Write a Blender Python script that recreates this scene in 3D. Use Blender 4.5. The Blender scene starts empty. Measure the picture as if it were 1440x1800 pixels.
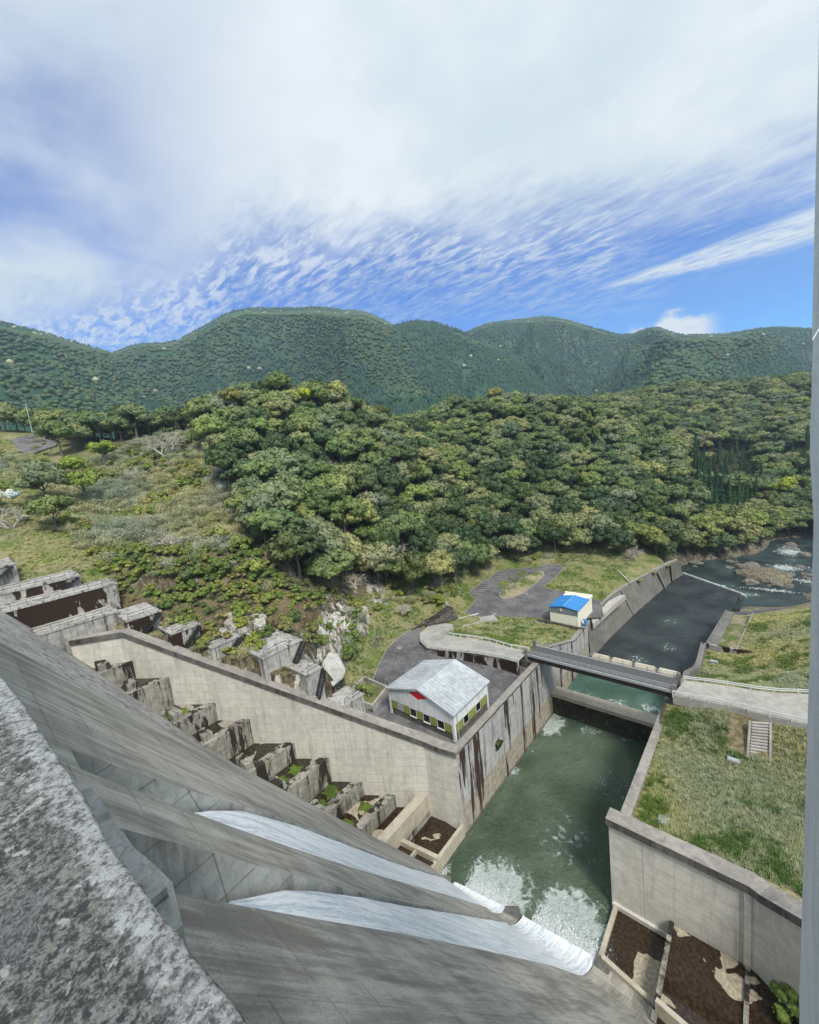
import bpy, math, random
import numpy as np
from mathutils import Matrix, Vector
from mathutils.geometry import delaunay_2d_cdt
random.seed(7); rng = np.random.default_rng(7)
SC = bpy.context.scene; COL = SC.collection
# ------------------------------------------------------------ camera, sky, sun, exposure
RM = np.array([[0.75363, -0.01023, 0.65722], [0.648, 0.17917, -0.74026], [-0.11018, 0.98376, 0.14166]])
H = 60.0
cam = bpy.data.cameras.new('camera'); camo = bpy.data.objects.new('camera', cam); COL.objects.link(camo)
cam.sensor_fit = 'HORIZONTAL'; cam.sensor_width = 36; cam.lens = 18.0
cam.clip_start = 0.05; cam.clip_end = 30000
mw = Matrix([[*RM[i], (0, 0, H)[i]] for i in range(3)] + [[0, 0, 0, 1]])
camo.matrix_world = mw
SC.camera = camo
SUN_EL, SUN_AZ = math.radians(52), math.radians(116)      # azimuth measured from +Y towards +X
sd = Vector((math.sin(SUN_AZ)*math.cos(SUN_EL), math.cos(SUN_AZ)*math.cos(SUN_EL), math.sin(SUN_EL)))
sl = bpy.data.lights.new('sun', 'SUN'); sl.energy = 2.7; sl.angle = math.radians(14.0); sl.color = (1, .955, .88)
so = bpy.data.objects.new('sun', sl); COL.objects.link(so)
so.rotation_euler = sd.to_track_quat('Z', 'Y').to_euler()
SC.view_settings.view_transform = 'Standard'; SC.view_settings.look = 'None'
SC.view_settings.gamma = 1; SC.view_settings.exposure = 0.6
W = bpy.data.worlds.new('World'); SC.world = W; W.use_nodes = True

class NT:
    """tiny node-tree writer"""
    def __init__(s, tree): s.t = tree; s.n = tree.nodes; s.l = tree.links
    def link(s, a, b): s.l.new(a, b)
    def node(s, typ, **kw):
        n = s.n.new(typ)
        for k, v in kw.items(): setattr(n, k, v)
        return n
    def put(s, sock, v):
        if hasattr(v, 'is_linked') or isinstance(v, bpy.types.NodeSocket): s.l.new(v, sock)
        else: sock.default_value = v
    def math(s, op, a, b=None, c=None, clamp=False):
        n = s.node('ShaderNodeMath', operation=op); n.use_clamp = clamp
        s.put(n.inputs[0], a)
        if b is not None: s.put(n.inputs[1], b)
        if c is not None: s.put(n.inputs[2], c)
        return n.outputs[0]
    def ramp(s, v, lo, hi, a=0., b=1., smooth=True):
        n = s.node('ShaderNodeMapRange'); n.clamp = True
        n.interpolation_type = 'SMOOTHSTEP' if smooth else 'LINEAR'
        s.put(n.inputs[0], v); n.inputs[1].default_value = lo; n.inputs[2].default_value = hi
        n.inputs[3].default_value = a; n.inputs[4].default_value = b
        return n.outputs[0]
    def mix(s, f, a, b, mode='MIX'):
        n = s.node('ShaderNodeMix', data_type='RGBA', blend_type=mode)
        s.put(n.inputs[0], f)
        for k, v in ((6, a), (7, b)):
            if isinstance(v, (tuple, list)): v = (*v[:3], 1)
            s.put(n.inputs[k], v)
        return n.outputs[2]
    def noise(s, vec, scale, detail=6., rough=.55, out=0, dist=0., w=None):
        n = s.node('ShaderNodeTexNoise')
        if vec is not None: s.link(vec, n.inputs['Vector'])
        n.inputs['Scale'].default_value = scale; n.inputs['Detail'].default_value = detail
        n.inputs['Roughness'].default_value = rough; n.inputs['Distortion'].default_value = dist
        return n.outputs[out]
    def scale(s, vec, x, y, z, off=(0, 0, 0), rot=(0, 0, 0)):
        n = s.node('ShaderNodeMapping'); s.link(vec, n.inputs[0])
        n.inputs['Scale'].default_value = (x, y, z); n.inputs['Location'].default_value = off
        n.inputs['Rotation'].default_value = rot
        return n.outputs[0]
    def sep(s, vec):
        n = s.node('ShaderNodeSeparateXYZ'); s.link(vec, n.inputs[0]); return n.outputs
    def comb(s, x, y, z):
        n = s.node('ShaderNodeCombineXYZ')
        for i, v in enumerate((x, y, z)): s.put(n.inputs[i], v)
        return n.outputs[0]

def build_world():
    t = NT(W.node_tree); t.n.clear()
    out = t.node('ShaderNodeOutputWorld'); bg = t.node('ShaderNodeBackground')
    sky = t.node('ShaderNodeTexSky', sky_type='NISHITA'); sky.sun_disc = False
    sky.sun_elevation = SUN_EL; sky.sun_rotation = SUN_AZ; sky.air_density = 1.0; sky.dust_density = .3; sky.ozone_density = 2.5
    d = t.node('ShaderNodeTexCoord').outputs['Generated']
    X, Y, Z = t.sep(d)
    el = t.math('MULTIPLY', t.math('ARCSINE', Z), 57.2958)
    az = t.math('MULTIPLY', t.math('ARCTAN2', X, Y), 57.2958)
    zz = t.math('ADD', t.math('MAXIMUM', Z, 0.0), .10)
    u = t.math('DIVIDE', X, zz); v = t.math('DIVIDE', Y, zz)
    p = t.comb(u, v, 0.)
    # deck rotated so that its ripples fan out as in a cirrocumulus sheet
    big = t.noise(p, .7, 4, .5); mid = t.noise(t.scale(p, 1, 1, 1, (3, 1, 0)), 2.6, 6, .6)
    rip = t.noise(t.scale(p, 2.2, 7.5, 1, (0, 0, 0), (0, 0, math.radians(-38))), 3.4, 5, .6, dist=.9)
    fine = t.noise(t.scale(p, 3, 6, 1, (5, 2, 0), (0, 0, math.radians(20))), 3.2, 5, .65, dist=.3)
    # lower edge of the deck as a function of azimuth
    fc = t.node('ShaderNodeFloatCurve'); c = fc.mapping.curves[0]
    pts = [(-180, 12), (-120, 12), (-95, 11), (-84, 14), (-74, 17), (-64, 21.5), (-57, 25), (-39, 25.5), (-18, 23), (-7, 21.2), (3, 20), (30, 14), (90, 12), (180, 12)]
    c.points[0].location = (0, pts[0][1]/60); c.points[1].location = (1, pts[-1][1]/60)
    for a, e in pts[1:-1]: c.points.new((a+180)/360, e/60)
    fc.mapping.update(); t.link(t.math('DIVIDE', t.math('ADD', az, 180.), 360.), fc.inputs[1])
    edge = t.math('MULTIPLY', fc.outputs[0], 60.)
    dd = t.math('SUBTRACT', el, edge)
    n1 = t.math('ADD', t.math('MULTIPLY', t.math('SUBTRACT', mid, .5), 9.), t.math('MULTIPLY', t.math('SUBTRACT', rip, .5), 6.))
    n1 = t.math('ADD', n1, t.math('MULTIPLY', t.math('SUBTRACT', fine, .5), 2.5))
    deck = t.ramp(t.math('ADD', dd, n1), -5, 6)
    # veil under the deck
    veil = t.math('MULTIPLY', t.ramp(t.math('ADD', dd, t.math('MULTIPLY', n1, 1.3)), -13., 2.), t.ramp(t.math('ADD', t.math('MULTIPLY', rip, .5), t.math('MULTIPLY', fine, .5)), .40, .60, .15, .9))
    veil = t.math('MULTIPLY', veil, t.ramp(az, -16., -6., 1., .25))
    veil = t.math('MULTIPLY', veil, t.ramp(dd, 7., 1.))
    # thin places high in the deck at the left
    thin = t.math('MULTIPLY', t.ramp(t.math('ADD', t.math('MULTIPLY', big, .7), t.math('MULTIPLY', mid, .3)), .44, .64), t.ramp(t.math('ADD', az, t.math('MULTIPLY', t.math('SUBTRACT', big, .5), 60)), -40., -74., 0., .8))
    deck = t.math('MULTIPLY', deck, t.math('SUBTRACT', 1., thin))
    # long streak on the right
    ws = t.math('ADD', t.math('ABSOLUTE', t.math('SUBTRACT', el, t.ramp(az, -16., 4., 16.3, 16.4, False))), t.math('MULTIPLY', t.math('SUBTRACT', fine, .5), 1.6))
    wd = t.ramp(az, -15.5, 3., .25, 1.9, False)
    st = t.math('MULTIPLY', t.ramp(t.math('DIVIDE', ws, wd), 1.15, .35), t.ramp(az, -17., -12.))
    st = t.math('MULTIPLY', st, t.ramp(t.math('ADD', t.math('MULTIPLY', rip, .6), t.math('MULTIPLY', fine, .4)), .38, .58, .45, 1.))
    # little cumulus on the ridge
    cu = t.noise(t.scale(d, 1, 1, 1.6), 26, 5, .55)
    ce = t.math('SUBTRACT', 11.6, t.math('MULTIPLY', t.math('ABSOLUTE', t.math('ADD', az, 8.8)), .27))
    cum = t.math('MULTIPLY', t.ramp(t.math('ADD', t.math('SUBTRACT', ce, el), t.math('MULTIPLY', t.math('SUBTRACT', cu, .5), 5.)), -.9, .9), t.ramp(t.math('ABSOLUTE', t.math('ADD', az, 8.5)), 5.2, 2.5))
    cov = t.math('MAXIMUM', t.math('MAXIMUM', deck, t.math('MULTIPLY', veil, .85)), t.math('MAXIMUM', st, cum))
    shade = t.ramp(t.math('ADD', t.math('MULTIPLY', big, .55), t.math('MULTIPLY', mid, .45)), .38, .66, .0, 1.)
    ccol = t.mix(shade, (4.7, 5.4, 5.85), (6.4, 6.7, 6.75))
    ccol = t.mix(cum, ccol, (6.3, 6.6, 7.0))
    skyc = t.mix(1., sky.outputs[0], (.46, .92, 1.42), 'MULTIPLY')
    skyc = t.mix(t.ramp(el, 6., 24.), skyc, t.mix(1., skyc, (.52, .66, .86), 'MULTIPLY'))
    t.link(t.mix(cov, skyc, ccol), bg.inputs[0]); bg.inputs[1].default_value = .1
    t.link(bg.outputs[0], out.inputs[0])
build_world()

# ------------------------------------------------------------ point helpers: photo pixel + a real plane -> world point
def ray(px, py):
    v = np.array([px-720, -(py-900), -720.]); v /= np.linalg.norm(v); return RM @ v
def az_(px, py, Z): r = ray(px, py); t = (Z-H)/r[2]; return (r[0]*t, r[1]*t, Z)
def ax_(px, py, X): r = ray(px, py); t = X/r[0]; return (X, r[1]*t, H+r[2]*t)
def rg_(px, py, d, off=0.): r = ray(px, py); t = d/math.hypot(r[0], r[1]); return (r[0]*t, r[1]*t, H+r[2]*t-off)
def proj(P):
    c = (np.atleast_2d(P)-np.array([0, 0, H])) @ RM
    z = np.where(c[:, 2] < -1e-3, -c[:, 2], 1e-3)
    return np.stack([720+720*c[:, 0]/z, 900-720*c[:, 1]/z, np.where(c[:, 2] < 0, 1, 0)], 1)

# ------------------------------------------------------------ object helpers
def tag(o, label=None, cat=None, group=None, kind=None):
    if label: o['label'] = label
    if cat: o['category'] = cat
    if group: o['group'] = group
    if kind: o['kind'] = kind
    return o
def empty(name, loc, label, cat, group=None):
    o = bpy.data.objects.new(name, None); COL.objects.link(o); o.location = loc; o.empty_display_size = .5
    return tag(o, label, cat, group)
class MB:
    def __init__(s): s.v = []; s.f = []; s.m = []
    def add(s, vs, fs, mi=0):
        o = len(s.v); s.v += [tuple(map(float, v)) for v in vs]
        s.f += [tuple(o+i for i in f) for f in fs]; s.m += [mi]*len(fs); return s
    def box(s, x0, x1, y0, y1, z0, z1, mi=0):
        v = [(x, y, z) for z in (z0, z1) for y in (y0, y1) for x in (x0, x1)]
        return s.add(v, [(0, 2, 3, 1), (4, 5, 7, 6), (0, 1, 5, 4), (2, 6, 7, 3), (0, 4, 6, 2), (1, 3, 7, 5)], mi)
    def prism(s, poly, z0, z1, mi=0):
        n = len(poly); a = sum(poly[i][0]*poly[(i+1) % n][1]-poly[(i+1) % n][0]*poly[i][1] for i in range(n))
        if a < 0: poly = poly[::-1]
        zt = [p[2] if z1 is None else z1 for p in poly]
        v = [(p[0], p[1], z0) for p in poly]+[(p[0], p[1], z) for p, z in zip(poly, zt)]
        return s.add(v, [tuple(range(n))[::-1], tuple(range(n, 2*n))]+[(i, (i+1) % n, n+(i+1) % n, n+i) for i in range(n)], mi)
    def beam(s, a, b, w, h, mi=0, up=(0, 0, 1)):
        a = Vector(a); b = Vector(b); d = (b-a).normalized(); r = d.cross(Vector(up)).normalized(); u = r.cross(d)
        v = [p+r*(sx*w/2)+u*(sz*h/2) for p in (a, b) for sx, sz in ((-1, -1), (1, -1), (1, 1), (-1, 1))]
        return s.add(v, [(3, 2, 1, 0), (4, 5, 6, 7), (0, 1, 5, 4), (1, 2, 6, 5), (2, 3, 7, 6), (3, 0, 4, 7)], mi)
    def tube(s, pts, rs, n=6, mi=0):
        pts = [Vector(p) for p in pts]; rings = []
        for i, p in enumerate(pts):
            d = (pts[min(i+1, len(pts)-1)]-pts[max(i-1, 0)]).normalized()
            r = d.orthogonal().normalized() if abs(d.z) > .95 else d.cross(Vector((0, 0, 1))).normalized()
            u = r.cross(d)
            rings += [p+(r*math.cos(2*math.pi*k/n)+u*math.sin(2*math.pi*k/n))*rs[i] for k in range(n)]
        f = [(i*n+k, i*n+(k+1) % n, (i+1)*n+(k+1) % n, (i+1)*n+k) for i in range(len(pts)-1) for k in range(n)]
        f += [tuple(range(n)), tuple(range((len(pts)-1)*n, len(pts)*n))[::-1]]
        return s.add(rings, f, mi)
    def wall(s, path, bots, th, mi=0):
        """front face follows path tops; body th thick on its right-hand side"""
        n = len(path); P = [Vector(p[:2]) for p in path]; N = []
        for i in range(n):
            ds = []
            if i > 0: ds.append((P[i]-P[i-1]).normalized())
            if i < n-1: ds.append((P[i+1]-P[i]).normalized())
            ns = [Vector((d.y, -d.x)) for d in ds]; m = sum(ns, Vector((0, 0))).normalized()
            N.append(m/max(.5, m.dot(ns[0])))
        if not hasattr(bots, '__len__'): bots = [bots]*n
        v = []
        for i in range(n):
            q = P[i]+N[i]*th
            v += [(P[i].x, P[i].y, bots[i]), (P[i].x, P[i].y, path[i][2]), (q.x, q.y, path[i][2]), (q.x, q.y, bots[i])]
        f = []
        for i in range(n-1):
            a, b = 4*i, 4*i+4
            f += [(a+k, a+(k+1) % 4, b+(k+1) % 4, b+k) for k in range(4)]
        f += [(0, 3, 2, 1), (4*n-4, 4*n-3, 4*n-2, 4*n-1)]
        return s.add(v, f, mi)
    def build(s, name, mats, parent=None, smooth=False, origin=None):
        me = bpy.data.meshes.new(name)
        if not isinstance(mats, (list, tuple)): mats = [mats]
        v = np.array(s.v, float)
        if parent is not None: o0 = np.array(parent_loc(parent))
        elif origin is not None: o0 = np.array(origin, float)
        else: o0 = np.array([(v[:, 0].min()+v[:, 0].max())/2, (v[:, 1].min()+v[:, 1].max())/2, v[:, 2].min()])
        me.from_pydata((v-o0).tolist(), [], s.f)
        for m in mats: me.materials.append(m)
        if len(mats) > 1: me.polygons.foreach_set('material_index', s.m)
        if smooth: me.polygons.foreach_set('use_smooth', [True]*len(me.polygons))
        me.update()
        o = bpy.data.objects.new(name, me); COL.objects.link(o)
        if parent is not None: o.parent = parent
        else: o.location = o0
        return o
def parent_loc(p):
    l = np.zeros(3)
    while p is not None: l += np.array(p.location); p = p.parent
    return l
def grid_obj(name, P, mat, parent=None, smooth=True, mask=None):
    """P: (ny,nx,3) array"""
    ny, nx = P.shape[:2]; idx = np.arange(ny*nx).reshape(ny, nx)
    F = np.stack([idx[:-1, :-1], idx[:-1, 1:], idx[1:, 1:], idx[1:, :-1]], -1).reshape(-1, 4)
    if mask is not None: F = F[mask.reshape(-1)]
    v = P.reshape(-1, 3)
    o0 = parent_loc(parent) if parent is not None else np.array([v[:, 0].mean(), v[:, 1].mean(), v[:, 2].min()])
    me = bpy.data.meshes.new(name); me.vertices.add(len(v)); me.vertices.foreach_set('co', (v-o0).astype(np.float32).ravel())
    me.loops.add(len(F)*4); me.loops.foreach_set('vertex_index', F.astype(np.int32).ravel())
    me.polygons.add(len(F)); me.polygons.foreach_set('loop_start', np.arange(0, len(F)*4, 4, dtype=np.int32))
    me.polygons.foreach_set('loop_total', np.full(len(F), 4, dtype=np.int32))
    me.materials.append(mat); me.update(calc_edges=True); me.validate()
    me.polygons.foreach_set('use_smooth', [smooth]*len(me.polygons))
    o = bpy.data.objects.new(name, me); COL.objects.link(o)
    if parent is not None: o.parent = parent
    else: o.location = o0
    return o

# ------------------------------------------------------------ materials
def new_mat(name):
    m = bpy.data.materials.new(name); m.use_nodes = True; t = NT(m.node_tree); t.n.clear()
    out = t.node('ShaderNodeOutputMaterial'); b = t.node('ShaderNodeBsdfPrincipled'); t.link(b.outputs[0], out.inputs[0])
    return m, t, b
def bump(t, b, h, dist, strength=1.):
    n = t.node('ShaderNodeBump'); n.inputs['Strength'].default_value = strength; n.inputs['Distance'].default_value = dist
    t.put(n.inputs['Height'], h); t.link(n.outputs[0], b.inputs['Normal'])
def pos(t): return t.node('ShaderNodeNewGeometry').outputs['Position']
def plain(name, col, rough=.7, metal=0., var=.15):
    m, t, b = new_mat(name); p = pos(t)
    n = t.noise(p, 3., 5); dark = tuple(c*(1-2*var) for c in col)
    t.link(t.mix(t.ramp(n, .35, .65), dark, col), b.inputs['Base Color'])
    b.inputs['Roughness'].default_value = rough; b.inputs['Metallic'].default_value = metal
    return m
def concrete(name, light=(.36, .35, .32), mid=(.24, .235, .22), dark=(.055, .05, .045), stain=.55, pour=0., tide=None, blot=0., blotcol=(.028, .017, .011), moss=0., fine=1., seed=0., panel=0., blotz=.35):
    m, t, b = new_mat(name); p0 = pos(t); p = t.scale(p0, 1, 1, 1, (seed, seed*.7, 0))
    big = t.noise(p, .18, 5, .6); med = t.noise(p, 1.1, 7, .65); fin = t.noise(p, 9., 5, .7)
    strk = t.noise(t.scale(p, 1., 1., .10), 1.1, 6, .62); strk2 = t.noise(t.scale(p, 1., 1., .05), 3.8, 5, .6)
    c = t.mix(t.ramp(t.math('ADD', t.math('MULTIPLY', big, .5), t.math('MULTIPLY', med, .5)), .38, .62), mid, light)
    sm = t.math('MULTIPLY', t.ramp(strk, .50, .70), stain); sm2 = t.math('MULTIPLY', t.ramp(strk2, .52, .72), stain*.7)
    c = t.mix(t.math('MAXIMUM', sm, sm2), c, dark)
    c = t.mix(t.ramp(fin, .35, .75, .0, .28*fine), c, tuple(x*.45 for x in mid))
    X, Y, Z = t.sep(p0); h = fin
    if pour:
        fz = t.math('FRACT', t.math('DIVIDE', t.math('ADD', Z, t.math('MULTIPLY', t.math('SUBTRACT', med, .5), .12)), pour))
        ln = t.ramp(t.math('ABSOLUTE', t.math('SUBTRACT', fz, .5)), .468, .49)
        c = t.mix(t.math('MULTIPLY', t.math('MULTIPLY', ln, t.ramp(big, .3, .6, .35, 1.)), .5), c, dark)
    if panel:
        fx = t.math('FRACT', t.math('DIVIDE', t.math('ADD', X, Y), panel))
        ln = t.ramp(t.math('ABSOLUTE', t.math('SUBTRACT', fx, .5)), .492, .498)
        c = t.mix(t.math('MULTIPLY', ln, .5), c, dark)
    if tide is not None:
        zt, col = tide; k = t.ramp(t.math('ADD', Z, t.math('MULTIPLY', t.math('SUBTRACT', strk, .5), 1.6)), zt+.25, zt-.25)
        c = t.mix(t.math('MULTIPLY', k, .75), c, t.mix(t.ramp(med, .35, .65), tuple(x*.55 for x in col), col))
        k2 = t.ramp(Z, .9, .1); c = t.mix(t.math('MULTIPLY', k2, .7), c, (.05, .05, .035))
    if blot:
        bl = t.noise(t.scale(p, 1., 1., blotz, (11, 3, 0)), .42, 6, .62, dist=.2)
        k = t.ramp(bl, .60-blot*.2, .63-blot*.2); c = t.mix(k, c, blotcol)
    if moss:
        k = t.ramp(t.noise(t.scale(p, 1, 1, 1, (4, 9, 0)), .9, 6, .6), .62-.15*moss, .70-.15*moss, 0, .85)
        c = t.mix(k, c, (.07, .10, .018))
    t.link(c, b.inputs['Base Color']); b.inputs['Roughness'].default_value = .88; b.inputs['Specular IOR Level'].default_value = .25
    bump(t, b, t.math('ADD', t.math('MULTIPLY', med, 2.), fin), .03, .5)
    return m
M = {}
M['wall'] = concrete('training wall concrete', (.66, .64, .57), (.50, .485, .43), (.17, .16, .14), stain=.36, pour=1.5, panel=9.)
M['wall2'] = concrete('channel wall concrete', (.50, .50, .49), (.32, .33, .33), (.045, .035, .03), stain=.75, pour=1.5, tide=(5.2, (.42, .37, .27)), seed=5., blot=.16, blotcol=(.045, .03, .022), blotz=.09)
M['coping'] = concrete('coping concrete', (.37, .345, .31), (.24, .225, .205), (.09, .08, .075), stain=.4, seed=9.)
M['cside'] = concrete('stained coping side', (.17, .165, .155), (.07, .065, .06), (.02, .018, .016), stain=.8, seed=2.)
M['block'] = concrete('abutment concrete', (.50, .49, .46), (.30, .29, .27), (.03, .026, .022), stain=1.0, seed=3.)
M['blockdark'] = concrete('lichen stained abutment concrete', (.46, .45, .42), (.28, .27, .25), (.03, .02, .015), stain=.6, blot=.75, seed=13.)
M['step'] = concrete('catch step concrete', (.38, .365, .32), (.19, .18, .155), (.018, .016, .013), stain=1.0, pour=1.2, moss=.1, seed=6., blot=.38, blotcol=(.03, .025, .02), blotz=.14)
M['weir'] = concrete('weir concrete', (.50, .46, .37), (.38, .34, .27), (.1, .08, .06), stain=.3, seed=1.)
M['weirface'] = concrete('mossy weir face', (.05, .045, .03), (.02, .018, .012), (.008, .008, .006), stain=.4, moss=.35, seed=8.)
M['road'] = concrete('concrete road', (.44, .425, .39), (.30, .285, .26), (.15, .12, .10), stain=.15, seed=4.)
M['revet'] = concrete('revetment concrete', (.24, .235, .22), (.15, .145, .13), (.05, .047, .04), stain=.45, panel=7., seed=7.)
M['asphalt'] = concrete('old asphalt', (.185, .178, .178), (.085, .083, .088), (.05, .05, .05), stain=.0, fine=.6, seed=2.)
M['lip'] = concrete('wet lip concrete', (.17, .165, .15), (.09, .088, .08), (.03, .03, .03), stain=.5)
M['rail'] = plain('white rail paint', (.72, .74, .74), .45, 0, .06)
M['railgrey'] = plain('grey rail steel', (.42, .43, .43), .5, .2, .1)
M['iron'] = plain('dark railing steel', (.035, .035, .038), .5, .3)
M['deckdark'] = plain('bridge asphalt', (.10, .098, .10), .85)
M['glass'] = plain('dark window glass', (.008, .012, .012), .08)
M['frame'] = plain('white window frame', (.7, .7, .68), .5)
M['olive'] = plain('olive wall panel', (.27, .29, .07), .6, 0, .1)
M['yellow'] = plain('cream yellow paint', (.88, .86, .72), .6, 0, .04)
M['greyband'] = plain('grey painted band', (.22, .26, .28), .6)
M['blue'] = plain('blue sheet roof', (.035, .24, .62), .35, 0, .08)
M['bluejoint'] = plain('light blue roof seam', (.16, .42, .75), .35, 0, .05)
M['bluevalve'] = plain('blue painted valve', (.05, .22, .45), .4)
M['red'] = plain('red paint', (.70, .015, .03), .5, 0, .08)
M['bark'] = plain('grey bark', (.20, .175, .15), .9, 0, .25)
M['palebark'] = plain('pale bare bark', (.58, .53, .46), .9, 0, .2)
M['rock'] = concrete('river rock', (.26, .24, .2), (.15, .14, .12), (.05, .045, .035), stain=.3, moss=.25, seed=3.)
M['coverlid'] = plain('grey drain cover', (.38, .42, .45), .5)
M['car'] = plain('pale blue cover', (.5, .66, .72), .3)

def dam_mat():
    m, t, b = new_mat('dam face concrete'); p = pos(t); X, Y, Z = t.sep(p)
    down = t.noise(t.scale(p, 1., .12, .12), .8, 8, .66, dist=.5); down2 = t.noise(t.scale(p, 1., .09, .09), 3.6, 7, .68, dist=.4)
    big = t.noise(p, .16, 6, .65); cross = t.noise(t.scale(p, .06, .6, .6), 1.6, 6, .6); fin = t.noise(p, 14., 5, .7)
    v = t.math('ADD', t.math('ADD', t.math('MULTIPLY', down, .42), t.math('MULTIPLY', down2, .26)), t.math('ADD', t.math('MULTIPLY', big, .2), t.math('MULTIPLY', cross, .12)))
    c = t.mix(t.ramp(v, .41, .59), (.22, .20, .17), (.55, .505, .435))
    c = t.mix(t.ramp(down2, .60, .72, 0, .5), c, (.48, .465, .45))
    c = t.mix(t.ramp(big, .5, .62, 0, .4), c, (.24, .25, .20))
    fz = t.math('FRACT', t.math('DIVIDE', t.math('ADD', Z, t.math('MULTIPLY', t.math('SUBTRACT', big, .5), .2)), 1.9))
    ln = t.math('MULTIPLY', t.ramp(t.math('ABSOLUTE', t.math('SUBTRACT', fz, .5)), .472, .49), t.ramp(t.noise(p, .35, 3), .42, .56))
    fx = t.math('FRACT', t.math('DIVIDE', X, 7.6)); lx = t.math('MULTIPLY', t.ramp(t.math('ABSOLUTE', t.math('SUBTRACT', fx, .5)), .493, .499), .6)
    c = t.mix(t.math('MULTIPLY', t.math('MAXIMUM', ln, lx), .42), c, (.08, .075, .07))
    c = t.mix(t.ramp(fin, .42, .68, 0, .42), c, (.085, .083, .078))
    t.link(c, b.inputs['Base Color']); b.inputs['Roughness'].default_value = .82
    bump(t, b, t.math('ADD', fin, t.math('MULTIPLY', down2, 2)), .02, .5)
    return m
M['dam'] = dam_mat()
M['damside'] = concrete('orifice side wall concrete', (.52, .53, .50), (.34, .35, .33), (.06, .055, .05), stain=.55, pour=1.9, panel=5., seed=12.)
def lichen_mat():
    m, t, b = new_mat('lichen covered parapet'); p = pos(t); X, Y, Z = t.sep(p)
    a = t.noise(p, 4., 6, .6); c1 = t.noise(p, 34., 9, .76, dist=.25); c2 = t.noise(p, 130., 6, .75); c3 = t.noise(t.scale(p, 1, 1, 1, (5, 5, 5)), 13., 9, .74, dist=.3)
    vo = t.node('ShaderNodeTexVoronoi'); vo.inputs['Scale'].default_value = 30; t.link(t.mix(.06, p, t.noise(p, 30., 3, out=1)), vo.inputs['Vector'])
    v = t.math('ADD', t.math('MULTIPLY', c1, .55), t.math('ADD', t.math('MULTIPLY', c2, .3), t.math('MULTIPLY', a, .15)))
    c = t.mix(t.ramp(v, .45, .56), (.055, .055, .052), (.34, .345, .33))
    c = t.mix(t.ramp(c3, .565, .60, 0, .85), c, (.60, .62, .61))
    c = t.mix(t.math('MULTIPLY', t.ramp(vo.outputs[0], .34, .20), t.ramp(a, .44, .54)), c, (.055, .055, .06))
    c = t.mix(t.ramp(t.noise(p, 2.2, 5, .6), .56, .66, 0, .65), c, t.mix(t.ramp(c2, .4, .6), (.03, .03, .045), (.22, .22, .23)))
    e = t.math('SUBTRACT', Y, t.math('ADD', .224, t.math('MULTIPLY', X, .050)))     # distance to the worn outer edge
    wk = t.math('MULTIPLY', t.ramp(t.math('ADD', e, t.math('MULTIPLY', t.math('SUBTRACT', c3, .5), .16)), -.10, -.045), t.ramp(e, .03, .0))
    c = t.mix(t.math('MULTIPLY', wk, t.ramp(c1, .40, .58, .1, .62)), c, (.72, .75, .76))
    c = t.mix(t.ramp(t.noise(p, 12., 5, .6), .60, .68, 0, .5), c, (.34, .34, .26))
    t.link(c, b.inputs['Base Color']); b.inputs['Roughness'].default_value = .92
    bump(t, b, t.math('ADD', t.math('MULTIPLY', c1, 2.), c2), .012, 1.)
    return m
M['lichen'] = lichen_mat()
def ponded(name, water=(.018, .011, .006), dry=(.42, .37, .27), lvl=.5, ysh=0.):
    m, t, b = new_mat(name); p = pos(t)
    n = t.noise(t.scale(p, 1, 1, 1, (ysh, ysh, 0)), .22, 4, .45, dist=.6); f = t.noise(p, 3., 6)
    k = t.ramp(n, lvl, lvl+.012)
    w = t.mix(t.ramp(f, .4, .65), water, tuple(x*2.6 for x in water)); d = t.mix(t.ramp(f, .35, .65), tuple(x*.6 for x in dry), dry)
    t.link(t.mix(k, w, d), b.inputs['Base Color']); t.link(t.math('ADD', .08, t.math('MULTIPLY', k, .8)), b.inputs['Roughness'])
    return m
M['pond'] = ponded('wet brown pond floor', lvl=.61); M['pond2'] = ponded('half dry pond floor', lvl=.56, ysh=3.)
M['stepfloor'] = ponded('damp step floor', (.016, .014, .008), (.33, .31, .26), .56, 8.)
def water_mat(name, deep, shallow, rough, wscale, foam_pts, bumpd=.12, stretch=(1, 1, 1), tint=.0):
    m, t, b = new_mat(name); p = pos(t)
    n1 = t.noise(t.scale(p, *stretch), wscale, 5, .6, dist=.4); n2 = t.noise(t.scale(p, stretch[0], stretch[1], 1), wscale*4.2, 4, .6)
    big = t.noise(p, .09, 4, .5, dist=.3)
    c = t.mix(t.ramp(big, .4, .62), deep, shallow)
    fm = None
    for (fx, fy, r0, r1, amt) in foam_pts:
        dn = t.node('ShaderNodeVectorMath', operation='DISTANCE'); t.link(p, dn.inputs[0]); dn.inputs[1].default_value = (fx, fy, 0)
        k = t.ramp(dn.outputs['Value'], r1, r0, 0, amt); fm = k if fm is None else t.math('MAXIMUM', fm, k)
    if fm is not None:
        fn = t.noise(p, .75, 7, .68, dist=.9)
        k = t.ramp(t.math('ADD', fn, t.math('MULTIPLY', fm, .42)), .70, .86); c = t.mix(k, c, (.68, .75, .73))
        c = t.mix(t.math('MULTIPLY', fm, .45), c, (.16, .23, .19))
        t.link(t.math('ADD', rough, t.math('MULTIPLY', k, .5)), b.inputs['Roughness'])
    else: b.inputs['Roughness'].default_value = rough
    t.link(c, b.inputs['Base Color']); b.inputs['IOR'].default_value = 1.33
    bump(t, b, t.math('ADD', t.math('MULTIPLY', n1, 2.), t.math('MULTIPLY', n2, .8)), bumpd, 1.)
    return m
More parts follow.
